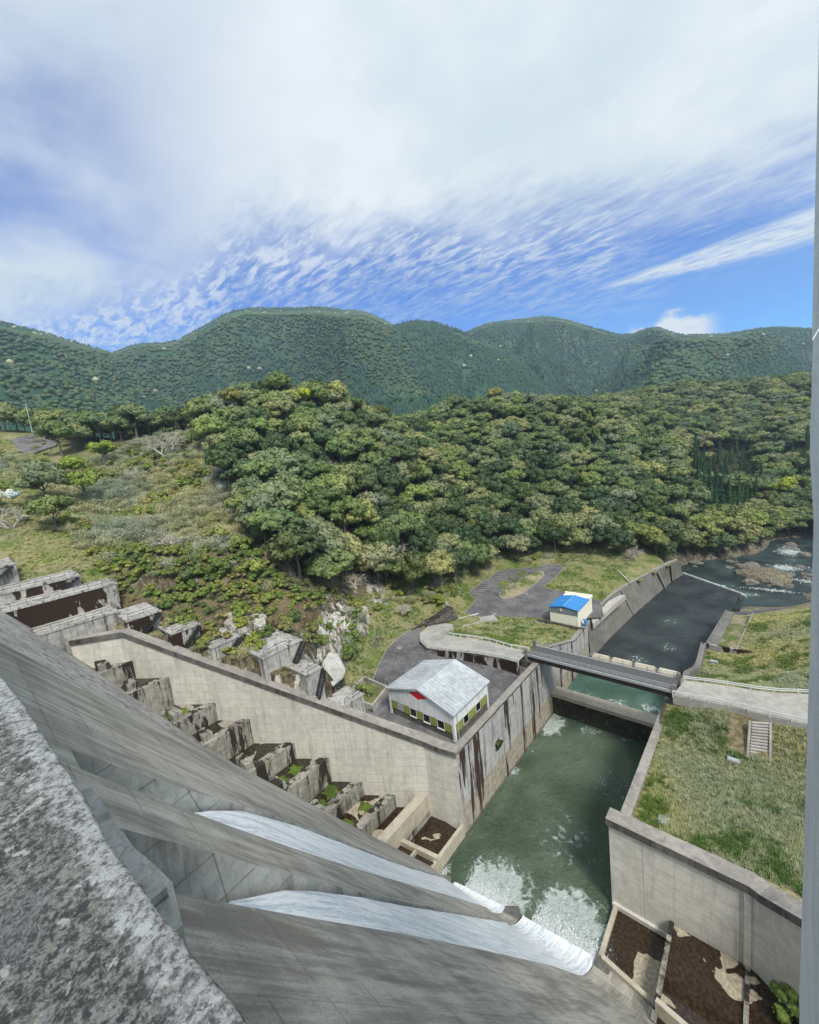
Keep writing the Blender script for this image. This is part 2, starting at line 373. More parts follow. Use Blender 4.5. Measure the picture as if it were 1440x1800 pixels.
def leaf_mat(name, cols, posvar=.6, rough=.6, trans=.0):
    """cols: list of colours picked by the instance's random value, blended by a large world noise"""
    m, t, b = new_mat(name)
    info = t.node('ShaderNodeObjectInfo'); r = info.outputs['Random']; p = pos(t)
    cr = t.node('ShaderNodeValToRGB'); e = cr.color_ramp.elements
    cr.color_ramp.interpolation = 'LINEAR'
    e[0].position = 0; e[0].color = (*cols[0], 1); e[1].position = 1; e[1].color = (*cols[-1], 1)
    for i, c in enumerate(cols[1:-1]): el = e.new((i+1)/(len(cols)-1)); el.color = (*c, 1)
    t.link(r, cr.inputs[0]); c = cr.outputs[0]
    n = t.noise(p, 1.7, 3, .6); c = t.mix(t.ramp(n, .36, .64, 0, posvar), c, t.mix(1., c, (.45, .5, .5), 'MULTIPLY'))
    n2 = t.noise(p, .045, 3, .5); c = t.mix(t.ramp(n2, .35, .65), t.mix(1., c, (.8, .95, 1.), 'MULTIPLY'), t.mix(1., c, (1.2, 1.22, .9), 'MULTIPLY'))
    t.link(c, b.inputs['Base Color']); b.inputs['Roughness'].default_value = rough; b.inputs['Specular IOR Level'].default_value = .3
    return m
L = {}
L['broad'] = leaf_mat('evergreen oak leaves', [(0.075, 0.113, 0.041), (0.184, 0.211, 0.073), (0.294, 0.293, 0.124), (0.117, 0.157, 0.056), (0.273, 0.256, 0.153), (0.205, 0.249, 0.073), (0.096, 0.137, 0.066), (0.320, 0.293, 0.139)])
L['shade'] = leaf_mat('shade-dark evergreen leaves', [(0.040, 0.075, 0.026), (0.078, 0.108, 0.034), (0.064, 0.091, 0.042), (0.112, 0.124, 0.039)])  # darker copy of the evergreen leaf colour, standing in for slope shade
L['fresh'] = leaf_mat('fresh yellow green leaves', [(0.202, 0.266, 0.034), (0.278, 0.301, 0.046), (0.152, 0.217, 0.034)])
L['gold'] = leaf_mat('golden new leaves', [(.30, .26, .06), (.26, .20, .08)])
L['yellow'] = leaf_mat('bright yellow green crown', [(.36, .38, .03), (.33, .36, .04)])
L['conifer'] = leaf_mat('cedar needles', [(0.016, 0.052, 0.018), (0.029, 0.075, 0.023), (0.046, 0.098, 0.026)], .4)
L['bamboo'] = leaf_mat('bamboo leaves', [(0.196, 0.230, 0.057), (0.149, 0.196, 0.046), (0.230, 0.253, 0.092)])
L['tan'] = leaf_mat('dry tan brush', [(0.506, 0.456, 0.312), (0.391, 0.360, 0.225), (0.552, 0.504, 0.388), (0.310, 0.324, 0.150)])
L['shrub'] = leaf_mat('mixed shrub leaves', [(0.123, 0.180, 0.037), (0.226, 0.271, 0.056), (0.287, 0.271, 0.074), (0.093, 0.135, 0.041), (0.370, 0.290, 0.130)])
L['mtbroad'] = leaf_mat('mountain broadleaf canopy', [(0.045, 0.088, 0.041), (0.078, 0.119, 0.056), (0.102, 0.128, 0.072), (0.057, 0.097, 0.047), (0.082, 0.115, 0.056)])
L['mtcon'] = leaf_mat('mountain cedar canopy', [(0.019, 0.060, 0.037), (0.025, 0.070, 0.042), (0.034, 0.078, 0.042)], .4)
L['mtpale'] = leaf_mat('pale mountain blossom crowns', [(.42, .40, .32), (.34, .26, .22), (.36, .36, .24)])
L['blossom'] = leaf_mat('pale cherry blossom', [(.72, .68, .68), (.66, .60, .60)])
# ------------------------------------------------------------ terrain
def vnoise(x, y, seed=0):
    xi = np.floor(x).astype(np.int64); yi = np.floor(y).astype(np.int64); fx = x-xi; fy = y-yi
    fx = fx*fx*(3-2*fx); fy = fy*fy*(3-2*fy)
    def h(a, b):
        n = (a*374761393+b*668265263+seed*1442695041) & 0xffffffff; n = ((n ^ (n >> 13))*1274126177) & 0xffffffff
        return ((n ^ (n >> 16)) & 0xffff)/65535.
    return (h(xi, yi)*(1-fx)+h(xi+1, yi)*fx)*(1-fy)+(h(xi, yi+1)*(1-fx)+h(xi+1, yi+1)*fx)*fy
def fbm(x, y, s, o=4, seed=0, rid=False):
    a = 1.; t = 0.; w = 0.; x = np.asarray(x)/s; y = np.asarray(y)/s
    for i in range(o):
        n = vnoise(x, y, seed+i*17)
        if rid: n = 1-np.abs(2*n-1)
        t = t+a*n; w += a; a *= .5; x = x*2.03+7.1; y = y*2.03+3.7
    return t/w
class TPS:
    def __init__(s, pts, lam=2.):
        P = np.array(pts, float); s.p = P[:, :2]; n = len(P)
        K = s.k(np.linalg.norm(s.p[:, None]-s.p[None], axis=2))+np.eye(n)*lam
        Q = np.c_[np.ones(n), s.p]; A = np.zeros((n+3, n+3)); A[:n, :n] = K; A[:n, n:] = Q; A[n:, :n] = Q.T
        s.w = np.linalg.solve(A, np.r_[P[:, 2], 0, 0, 0])
    def k(s, r): return -r
    def __call__(s, x, y):
        x = np.asarray(x, float); sh = x.shape; x = x.ravel(); y = np.asarray(y, float).ravel(); out = np.zeros(len(x))
        for i in range(0, len(x), 20000):
            q = np.stack([x[i:i+20000], y[i:i+20000]], 1); d = np.linalg.norm(q[:, None]-s.p[None], axis=2)
            out[i:i+20000] = s.k(d) @ s.w[:-3]+s.w[-3]+q @ s.w[-2:]
        return out.reshape(sh)
def polydist(poly, x, y):
    """signed distance, negative inside"""
    P = np.array([p[:2] for p in poly], float); d = np.full(x.shape, 1e9); ins = np.zeros(x.shape, bool)
    for i in range(len(P)):
        a, b = P[i], P[(i+1) % len(P)]; e = b-a; L2 = e@e+1e-9
        t = np.clip(((x-a[0])*e[0]+(y-a[1])*e[1])/L2, 0, 1)
        d = np.minimum(d, np.hypot(x-a[0]-t*e[0], y-a[1]-t*e[1]))
        c = ((a[1] > y) != (b[1] > y)); xx = (b[0]-a[0])*(y-a[1])/((b[1]-a[1]) if b[1] != a[1] else 1e-9)+a[0]
        ins ^= c & (x < xx)
    return np.where(ins, -d, d)
def px2(ps, Z): return [az_(a, b, Z)[:2] for a, b in ps]
YARD_Z, PARK_Z = 13.1, 10.0
yard = [(-36, 44.5), (-36, 73.4), (-58, 73.4)]+px2([(735, 1103), (715, 1112), (697, 1125), (682, 1140), (668, 1165), (658, 1190), (650, 1205)], YARD_Z)+[(-56, 43)]
parking = px2([(870, 1084), (960, 1086), (1000, 1090), (1062, 1085), (1055, 1058), (1012, 1045), (962, 1036), (955, 1031), (975, 1018), (990, 1000), (982, 993), (960, 993), (930, 998), (880, 1003), (840, 1030), (824, 1043), (836, 1055), (818, 1078), (800, 1085)], PARK_Z)
ctl = []
def C(px, py, d, off=0.): ctl.append(rg_(px, py, d, off))
# the left rim: meadow, road cut, bushy slope
for a in [(30, 1000, 113), (200, 1012, 106), (130, 930, 136), (40, 930, 138), (100, 872, 165), (20, 840, 185), (60, 800, 222), (110, 800, 210), (20, 752, 262), (105, 760, 255), (160, 762, 262, 4),
          (200, 900, 152, 3), (300, 962, 118, 2), (300, 850, 145, 3), (205, 800, 180, 5), (300, 780, 172, 3), (400, 900, 128, 3), (400, 800, 155, 5), (455, 990, 108, 2), (350, 1035, 97), (240, 1060, 98), (215, 1050, 99),
          (300, 1040, 97), (400, 1035, 95), (470, 1035, 94), (0, 1010, 117), (-60, 990, 122),
          (490, 662, 188, 9), (400, 695, 188, 9), (330, 740, 192, 5), (565, 700, 186, 9), (640, 712, 196, 9), (550, 800, 156, 8), (650, 800, 166, 8), (620, 900, 130, 7), (550, 940, 117, 6), (700, 880, 152, 7), (730, 790, 188, 8), (750, 960, 131, 6), (650, 985, 118, 4),
          (560, 1000, 106, 2), (600, 1040, 101, 1), (690, 735, 240, 9), (480, 850, 133, 5), (480, 930, 115, 4),
          (800, 706, 262, 9), (900, 700, 275, 9), (980, 697, 285, 9), (900, 800, 225, 9), (800, 800, 228, 9), (1000, 800, 232, 9), (850, 900, 190, 8), (950, 900, 194, 8), (1050, 900, 198, 8), (1150, 900, 206, 8), (1100, 800, 245, 9), (1185, 850, 226, 8), (1100, 735, 290, 9), (1180, 790, 262, 9), (1210, 900, 225, 8), (820, 985, 150, 5),
          (1060, 690, 420, 9), (1200, 668, 560, 9), (1330, 670, 560, 9), (1420, 672, 540, 9), (1300, 740, 440, 9), (1420, 760, 400, 9), (1250, 800, 380, 9), (1420, 830, 330, 9), (1330, 850, 300, 9), (1420, 890, 282, 9), (1330, 900, 268, 9), (1400, 930, 262, 8), (1240, 840, 340, 9), (1460, 900, 280, 9), (1520, 860, 280, 9), (1600, 800, 400, 9), (1600, 950, 260, 9)]: C(*a)
# behind the silhouettes the ground falls away again
ctl += [(-230, 130, 72), (-210, 165, 66), (-190, 60, 78), (-260, 60, 70), (-200, 240, 62), (-230, 190, 62), (-150, 330, 60), (-60, 350, 62), (-380, 40, 74), (-380, 250, 60), (-60, 470, 70), (-300, 400, 64), (-40, 640, 90), (100, 660, 88), (-400, 600, 80), (60, 320, 40), (120, 260, 50), (160, 400, 70), (170, 600, 85)]
# foot of the hills
for p in px2([(800, 1048), (850, 1003), (930, 983), (1000, 974), (1100, 978), (1160, 990)], 12): ctl.append((*p, 12))
for p in px2([(690, 1050), (735, 1046), (780, 1052), (660, 1090)], 16.5): ctl.append((*p, 16.5))
for p in px2([(650, 1100), (615, 1150), (603, 1190)], 16): ctl.append((*p, 16))
ctl += [(-64, 47, 15.5), (-60, 42, 15), (-90, 80, 27), (-92, 66, 30), (-84, 54, 31), (-76, 47, 30), (-70, 42, 29.5), (-84, 40, 33), (-97, 78, 42), (-100, 62, 46), (-92, 50, 45), (-97, 90, 36), (-101, 42, 45), (-92, 33, 41), (-104, 28, 46), (-112, 12, 47), (-130, 10, 48.5), (-96, 26, 44), (-120, -20, 55), (-88, 25, 36.5), (-80, 28.5, 34.), (-72.5, 33, 31.), (-66, 39, 29.2), (-58, 39, 24.5), (-54, 43, 17)]
ctl += [(-40, 84, 12.6), (-50, 86, 11.8), (-48, 96, 10.2), (-66, 84, 12.4), (-37, 96, 10), (-36.5, 106, 9.6), (-38.5, 118, 9), (-37.5, 136, 8.6), (-33, 160, 8.6), (-29, 174, 8.6), (-45, 150, 10.5), (-44, 128, 10.8), (-38, 165, 10.), (-30, 178, 6)]
# rocky river below the second weir, and its far bank
for p in [(1205, 1000), (1300, 985), (1370, 1010), (1400, 970), (1380, 958), (1290, 1035), (1340, 1000), (1330, 985)]: ctl.append((*az_(*p, -3)[:2], -3))
for p in [(1180, 985), (1215, 970), (1300, 965), (1350, 955)]: ctl.append((*az_(*p, 1.5)[:2], 1.5))
ctl += [(30, 250, -3), (40, 290, -2), (70, 255, 20), (60, 230, 12)]
RAMP = [((910, 1164), (930, 1144), 16.), ((880, 1156), (897, 1138), 15.8), ((840, 1149), (862, 1128), 15.5), ((800, 1144.5), (830, 1122), 15.1), ((772, 1142), (806, 1119.5), 14.8), ((750, 1138.5), (790, 1117), 14.4), ((738, 1127), (785, 1113), 14.0), ((738, 1113), (787, 1110), 13.6), ((752, 1101), (800, 1105), 13.0), ((785, 1092.5), (822, 1099.5), 12.2), ((825, 1087), (848, 1093), 11.2), ((868, 1081), (876, 1090), 10.25)]
for a_, b_, z_ in RAMP: ctl.append((*az_(*b_, z_)[:2], z_-.35))
for q_ in ((735, 1098), (760, 1092), (800, 1085)): ctl.append((*az_(*q_, 12.6)[:2], 12.4))
tps = TPS(ctl, 1.)
RIVC = [az_(a, b, -1.7)[:2] for a, b in ((1197, 1008), (1232, 992), (1290, 987), (1345, 975), (1375, 952), (1440, 955), (1560, 950), (1560, 1100), (1300, 1060))]+[(-6, 165), (-24, 176)]
def hT(x, y):
    x = np.asarray(x, float); y = np.asarray(y, float)
    h = tps(x, y)
    rough = (fbm(x, y, 26, 4, 3)-.5)*7*np.clip((h-16)/12, 0, 1)+(fbm(x, y, 6, 3, 9)-.5)*1.2
    h = h+rough
    for poly, z, w in ((yard, YARD_Z, 3.5), (parking, PARK_Z, 3.5)):
        k = np.clip(polydist(poly, x, y)/w, 0, 1); k = k*k*(3-2*k); h = z*(1-k)+h*k
    # bank crest along the revetment and channel wall
    bx = np.interp(y, [44, 100, 118, 136, 160, 176, 182], [-35.8, -35.8, -37.4, -36.4, -31.2, -27, -22])
    bz = np.interp(y, [44, 73, 77.5, 80, 95, 105, 118, 176], [13.1, 13.1, 15.2, 15.0, 9.9, 9.4, 8., 8.])
    k = np.clip((bx-x)/5., 0, 1); h = np.where((y < 184) & (x > -70), np.where(polydist(yard, x, y) < 0, h, bz*(1-k)+h*k), h)
    k = np.clip(polydist(RIVC, x, y)/7., 0, 1); k = k*k*(3-2*k); h = np.where(y > 176, -3.2*(1-k)+h*k, h)
    # keep clear of the stepped dam toe
    h = np.where((x > -58) & (y < 43.5), 8, h)
    for bx_, bz_, by_, bd_ in ((-83, 36.9, 22.6, 9), (-76, 34.3, 26.2, 8), (-70, 31.6, 30.2, 7), (-62, 29.6, 37.4, 9), (-56, 26.4, 36.6, 6), (-51.6, 20.6, 41, 4.6), (-88.2, 37.8, 17.5, 6), (-94, 41.8, 19.3, 7), (-101, 43.7, 15.3, 9)):
        h = np.where((x > bx_-bd_-.5) & (x < bx_+.3) & (y < by_+.6), np.minimum(h, bz_-.5), h)
    wy = 42.8+(x+40.5)*.632      # line of the training wall
    h = np.where((y < wy+1.2) & (x > -89), 1.0, h)
    return h
def slope_mat():
    m, t, b = new_mat('hillside ground'); p = pos(t); N = t.sep(t.node('ShaderNodeNewGeometry').outputs['Normal'])[2]
    X, Y, Z = t.sep(p)
    a = t.noise(p, .14, 5, .6); c1 = t.noise(p, .7, 7, .68); f = t.noise(p, 5., 6, .7)
    v = t.math('ADD', t.math('MULTIPLY', a, .5), t.math('ADD', t.math('MULTIPLY', c1, .35), t.math('MULTIPLY', f, .15)))
    g = t.mix(t.ramp(v, .42, .58), (.30, .27, .15), (.12, .17, .035)); g = t.mix(t.ramp(f, .45, .75, 0, .6), g, (.09, .085, .04))
    g = t.mix(t.ramp(a, .56, .66, 0, .8), g, (.10, .17, .03))
    scrub = t.mix(t.ramp(c1, .4, .6), (.035, .045, .018), t.mix(t.ramp(Y, 95., 125.), (.20, .165, .10), (.06, .065, .03)))
    g = t.mix(t.math('MAXIMUM', t.math('MULTIPLY', t.ramp(Z, 20., 26.), t.math('MULTIPLY', t.ramp(Y, 18., 26.), t.ramp(X, -110., -98.))), t.math('MAXIMUM', t.math('MULTIPLY', t.ramp(Z, 22., 30.), t.ramp(Y, 24., 60.)), t.ramp(Y, 180., 200.))), g, scrub)
    rk = t.noise(t.scale(p, 1, 1, .35), .45, 8, .7, dist=.4); rk2 = t.noise(t.scale(p, 1, 1, .3), 1.5, 8, .7)
    rock = t.mix(t.ramp(rk2, .40, .62), (.05, .042, .028), (.20, .165, .12)); rock = t.mix(t.ramp(rk, .54, .60), rock, (.50, .48, .44))
    rock = t.mix(t.ramp(c1, .55, .66, 0, .7), rock, (.10, .115, .035))
    dn = t.node('ShaderNodeVectorMath', operation='DISTANCE'); t.link(p, dn.inputs[0]); dn.inputs[1].default_value = (-80, 56, 25)
    g = t.mix(t.math('MULTIPLY', t.ramp(dn.outputs['Value'], 46., 36.), t.ramp(t.math('ADD', N, t.math('MULTIPLY', t.math('SUBTRACT', c1, .5), .25)), .74, .60)), g, rock)
    riv = t.math('MULTIPLY', t.ramp(Z, 4.5, 1.), t.ramp(Y, 150., 170.)); g = t.mix(riv, g, t.mix(t.ramp(c1, .42, .6), (.07, .06, .045), (.22, .20, .15)))
    t.link(g, b.inputs['Base Color']); b.inputs['Roughness'].default_value = .95; b.inputs['Specular IOR Level'].default_value = .1
    bump(t, b, t.math('ADD', t.math('MULTIPLY', c1, 3.), f), .25, .8)
    return m
M['ground'] = slope_mat()
def terrain(name, xs, ys, hole=None, dz=0.):
    X, Y = np.meshgrid(xs, ys); Z = hT(X, Y)+dz
    mask = np.ones((len(ys)-1, len(xs)-1), bool); cx = (X[:-1, :-1]+X[1:, 1:])/2; cy = (Y[:-1, :-1]+Y[1:, 1:])/2
    if hole: mask &= ~hole(cx, cy)
    return tag(grid_obj(name, np.stack([X, Y, Z], -1), M['ground'], mask=mask), kind='structure')
def cut(x, y):                       # the lined channel and the dam stand here
    bx = np.interp(y, [0, 100, 118, 136, 160, 176, 200], [-36.0, -36.0, -37.6, -36.6, -31.4, -27.4, -24])
    return ((x > bx-.2) & (y < 176)) | (y < -60) | ((y < 9) & (x > -100)) | ((x > -26.5) & (y < 181))
near = lambda x, y: (x > -112) & (x < -34) & (y > 22) & (y < 180)
terrain('left_bank_ground', np.arange(-114, -20, .9), np.arange(9, 186, .9), lambda x, y: cut(x, y) | ~(near(x, y)))
terrain('hillside_ground', np.arange(-430, 190, 2.6), np.arange(-62, 690, 2.6), lambda x, y: cut(x, y) | (near(x-2, y) & near(x+2, y) & near(x, y-2) & near(x, y+2)) | ((x > -24) & (y < 150)), -.15)

def drape(name, poly, mat, dz=.06, step=2.2, hf=None, kind='structure', parent=None, skirt=0.):
    """a sheet lying on the ground inside poly"""
    hf = hf or hT; P = [Vector(p[:2]) for p in poly]; E = []; pts = []
    for i in range(len(P)):
        a, b = P[i], P[(i+1) % len(P)]; n = max(1, int((b-a).length/step))
        pts += [a+(b-a)*k/n for k in range(n)]
    nb = len(pts); E = [(i, (i+1) % nb) for i in range(nb)]
    xs = [p.x for p in P]; ys = [p.y for p in P]
    gx, gy = np.meshgrid(np.arange(min(xs), max(xs), step), np.arange(min(ys), max(ys), step))
    d = polydist([tuple(p) for p in P], gx, gy); ok = d < -step*.4
    pts += [Vector((a, b)) for a, b in zip(gx[ok], gy[ok])]
    vs, _, fs, *_ = delaunay_2d_cdt(pts, E, [], 1, 1e-4)
    v = np.array([tuple(q) for q in vs]); z = hf(v[:, 0], v[:, 1])+dz
    mb = MB(); mb.add(np.c_[v, z], [tuple(f) for f in fs])
    o = mb.build(name, mat, parent)
    return tag(o, kind=kind) if kind else o
flatz = lambda z: (lambda x, y: np.full(np.shape(x), float(z)))

# ------------------------------------------------------------ right bank
rc = [(-13, 48, 11.9), (4, 48, 12.4), (20, 48, 16), (40, 50, 30), (-12.6, 60, 12), (0, 62, 12.2), (8, 62, 13), (20, 64, 17), (-12.4, 68, 12.4), (-4, 67, 12.6), (4, 68, 13.2), (14, 68, 15), (-12, 72, 14), (-4, 72.5, 15.2), (6, 73.4, 15.9), (14, 74, 16.5),
      (-12, 81, 12.5), (-4, 82, 14.2), (6, 83.5, 15.6), (16, 86, 17), (-12, 86, 8.5), (-6, 90, 9.5), (2, 92, 13), (-11.4, 98, 6.6), (-4, 100, 7.6), (4, 101, 11.5), (14, 100, 17), (-11.2, 110, 6.2), (-3, 110.5, 6.8), (3, 111, 10.5), (12, 112, 16), (-10, 114, 5.6), (-6, 114, 5.8), (-3, 115, 7), (2, 116, 9.), (8, 118, 11.5),
      (-8.5, 140, 4.6), (-4, 140, 5.2), (0, 141, 5.8), (6, 143, 7.5), (12, 145, 10), (-4, 150, 2.6), (2, 152, 3), (7, 157, 3.2), (13, 160, 6), (-4, 160, .6), (5, 166, -.5), (-2, 172, -3.5), (10, 176, -3.2), (20, 176, 6), (30, 150, 15), (40, 100, 28), (34, 70, 26), (60, 120, 45), (55, 60, 42), (60, 180, 40)]
tr = TPS(rc, .5)
def hR(x, y):
    x = np.asarray(x, float); y = np.asarray(y, float)
    return tr(x, y)+(fbm(x, y, 5, 4, 31)-.5)*.5
def rground_mat():
    m, t, b = new_mat('right bank dry grass'); p = pos(t); X, Y, Z = t.sep(p)
    a = t.noise(p, .22, 5, .6, dist=.3); c1 = t.noise(p, 1.3, 7, .7); f = t.noise(p, 8., 6, .75)
    v = t.math('ADD', t.math('MULTIPLY', c1, .6), t.math('MULTIPLY', f, .4))
    g = t.mix(t.ramp(v, .40, .60), (.17, .165, .085), (.45, .40, .26)); g = t.mix(t.ramp(t.math('ADD', t.math('MULTIPLY', a, .7), t.math('MULTIPLY', c1, .3)), .50, .58, 0, .85), g, t.mix(t.ramp(f, .4, .65), (.06, .10, .018), (.16, .23, .04)))
    g = t.mix(t.math('MULTIPLY', t.ramp(Y, 66.5, 68.5), t.ramp(Y, 76., 74.)), g, t.mix(t.ramp(c1, .4, .6), (.12, .11, .05), (.25, .20, .13)))
    g = t.mix(t.math('MULTIPLY', t.ramp(Y, 84., 86.), t.math('MULTIPLY', t.ramp(Y, 94., 92.), t.ramp(X, -2., -5.))), g, t.mix(t.ramp(c1, .4, .6), (.13, .20, .02), (.26, .32, .05)))
    g = t.mix(t.math('MULTIPLY', t.ramp(Z, 3.6, 2.2), t.ramp(Y, 150., 158.)), g, t.mix(t.ramp(c1, .42, .6), (.10, .09, .06), (.28, .25, .18)))
    t.link(g, b.inputs['Base Color']); b.inputs['Roughness'].default_value = .95; b.inputs['Specular IOR Level'].default_value = .1
    bump(t, b, t.math('ADD', t.math('MULTIPLY', c1, 2.), f), .15, .8)
    return m
M['rground'] = rground_mat()
X, Y = np.meshgrid(np.arange(-13.6, 62, .9), np.arange(47.4, 185, .9)); Zr = hR(X, Y)
wl = np.interp(Y, [47, 98, 112, 113, 141, 150, 160, 185], [-13.0, -12.6, -11.6, -11.3, -8.2, -6, -6, -6])
cx, cy = (X[:-1, :-1]+X[1:, 1:])/2, (Y[:-1, :-1]+Y[1:, 1:])/2
tag(grid_obj('right_bank_ground', np.stack([np.maximum(X, wl), Y, Zr], -1), M['rground'], mask=(cx > wl[1:, 1:]-.9)), kind='structure')

# ------------------------------------------------------------ water
WZ = .05
M['pool'] = water_mat('green pool water', (.065, .100, .060), (.125, .170, .115), .10, 1.2, [(-27.2, 40.0, 1.8, 7., 1.), (-17.8, 41.4, 1.8, 7.5, 1.), (-22.5, 52, 0, 9, .5), (-20, 66, 0, 8, .35), (-34.8, 60, 0, 3, .8), (-34.8, 66, 0, 3, .6), (-35, 76, 1.5, 6, 1.), (-20, 78.5, 0, 3.5, .5), (-27, 78.5, 0, 3.5, .7), (-13.6, 40, .5, 2.5, 1.)], .42)
M['run'] = water_mat('green water between sills', (.045, .10, .075), (.08, .15, .12), .12, 1.2, [(-24, 88, 0, 5, .8), (-18, 90, 0, 5, .8), (-30, 88, 0, 4, .6)], .25)
M['river'] = water_mat('dark river water', (.020, .026, .030), (.040, .050, .052), .10, .8, [(-31, 106, .5, 5, .9), (-25, 112, 0, 5, .5), (-27, 103, 0, 4, .5), (-20, 122, 0, 5, .45), (-22, 140, 0, 6, .4)], .25, (1., .6, 1))
M['rapids'] = water_mat('rapids water', (.020, .035, .035), (.05, .075, .075), .15, .9, [(-14, 183, 1, 6, .9), (-4, 178, 1, 5, .7), (6, 214, 1, 7, .8), (14, 196, 1, 6, .6), (8, 240, 2, 8, .8), (-3, 204, 1, 5, .4)], .35)
def sheet(name, x0, x1, y0, y1, z, mat, step=1.2, amp=.0, poly=None):
    X, Y = np.meshgrid(np.arange(x0, x1+step, step), np.arange(y0, y1+step, step)); X = np.minimum(X, x1); Y = np.minimum(Y, y1)
    Z = z+(fbm(X, Y, 2.5, 3, 5)-.5)*amp
    return tag(grid_obj(name, np.stack([X, Y, Z], -1), mat), kind='structure')
sheet('pool_water', -35.1, -12.6, 36, 80.2, 0, M['pool'], .5, .35)
sheet('channel_water', -35.1, -12.6, 80.2, 98.4, 1.2, M['run'], .6, .35)
# lined river reach, ending at the oblique second weir
mb = MB(); nn = 60
rl = np.interp(np.linspace(98, 190, nn), [98, 110, 143, 188], [-35, -34.7, -31.5, -25.5]); rr = np.interp(np.linspace(98, 190, nn), [98, 127, 156, 190], [-12.4, -11.2, -9.5, -7])
yy = np.linspace(98, 189, nn)
pp = []
for i in range(nn):
    s = np.linspace(0, 1, 26); xx = rl[i]-.6+(rr[i]-rl[i]+1.2)*s
    e = yy[i]-s*(i/(nn-1.))*16; pp.append(np.stack([xx, e, (fbm(xx, e, 2.5, 3, 5)-.5)*.25], -1))
tag(grid_obj('river_water', np.array(pp), M['river']), kind='structure')
sheet('rapids_water', -40, 70, 150, 330, -1.7, M['rapids'], 1.5, .7)
# ------------------------------------------------------------ the dam
AF, SF, AL = -5., .71, -9.4
NY, NZ = .8154, .5789
def lipY(x): return float(np.interp(x, [-33.7, -23, -14, 0], [36.4, 38.2, 39.2, 39.4]))
def face(x, z):
    if z >= 5: return (x, AF+SF*(H-z), z)
    t = np.interp(z, [.8, 1., 1.7, 3., 5.], [39.3, 38.7, 37.3, 35.7, 34.05])
    return (x, 34.05+(t-34.05)*(lipY(x)-34.05)/5.25, z)
ZR = np.r_[.8, .9, 1.0, 1.3, 1.7, 2.3, 3., 4., 5., np.arange(6.5, 37, 1.25), np.arange(37, 50.8, .5), 50.9]
F1 = lambda z: np.interp(z, [.8, 2, 9.5, 19.4, 28.5, 35.8, 41.5, 44.8, 48.6, 50.9], [-32.4, -32.2, -29.9, -26.9, -24.9, -23.5, -21.7, -20.4, -19.2, -18.7])
N1 = lambda z: np.interp(z, [.8, 4, 18.8, 32.4, 38.8, 43.1, 46, 50.9], [-24.7, -25.3, -22.4, -19.3, -18.1, -17.5, -17.2, -17.0])
F2 = lambda z: np.interp(z, [.8, 4, 10, 21.7, 33, 39.4, 44.7, 50.9], [-23., -22.9, -21.6, -18.9, -16.3, -15., -14.2, -13.4])
N2 = lambda z: np.interp(z, [.8, 12.8, 29, 38.5, 44.8, 50.9], [-14.1, -14.3, -13., -12.1, -11.3, -10.6])
def wd(z, k):
    if k > 34: return float(np.interp(z, [0, 36, 40, 42, 44, 46, 47.5, 51], [.10, .10, .11, .17, .45, 1.05, 1.8, 4.]))
    return float(np.interp(z, [0, 36, 40, 42, 44, 46, 47, 51], [.10, .10, .14, .24, .45, 1.0, 1.6, 4.5]))
def dep(z, k): return wd(z, k)+.3
dam = empty('gravity_dam', (-10, 20, 0), 'huge grey concrete dam whose sloping face drops away below the camera', 'dam')
def strip(mb, fl, fr, nc, rows=ZR, fn=face, mi=0):
    o = len(mb.v); P = []
    for z in rows:
        a, b = fl(z), fr(z)
        for k in range(nc+1): P.append(fn(a+(b-a)*k/nc, z))
    n = nc+1
    mb.add(P, [(i*n+k, i*n+k+1, (i+1)*n+k+1, (i+1)*n+k) for i in range(len(rows)-1) for k in range(nc)], mi)
cst = lambda v: (lambda z: v)
mb = MB()
strip(mb, cst(-33.7), F1, 4); strip(mb, N1, F2, 2); strip(mb, N2, cst(14.), 6)
strip(mb, cst(-33.7), cst(14.), 12, rows=[50.9, 51.6, 52.8])
strip(mb, cst(-33.7), cst(-33.7), 1, fn=face)
# flank of the raised spillway section, lip fronts
for i in range(len(ZR)-1):
    a = face(-33.7, ZR[i]); b = face(-33.7, ZR[i+1]); mb.add([a, b, (b[0], b[1]-4.6, b[2]), (a[0], a[1]-4.6, a[2])], [(0, 1, 2, 3)])
for xa, xb in ((-33.7, F1(.8)), (N1(.8), F2(.8)), (N2(.8), 14.)):
    a = face(xa, .8); b = face(xb, .8); mb.add([a, b, (b[0], b[1], -3), (a[0], a[1], -3)], [(0, 1, 2, 3)])
mb.add([(-33.7, -.2, 52.8), (14, -.2, 52.8), (14, -.2, 58.4), (-33.7, -.2, 58.4)], [(0, 1, 2, 3)])
mb.build('spillway_face', M['dam'], dam)
# abutment faces, set back
mb = MB(); xs = np.linspace(-190, -33.7, 30); zs = np.linspace(0, 56, 20)
mb.add([(x, AL+SF*(H-z), z) for z in zs for x in xs], [(i*30+k, i*30+k+1, (i+1)*30+k+1, (i+1)*30+k) for i in range(19) for k in range(29)])
mb.build('abutment_face', M['block'], dam)
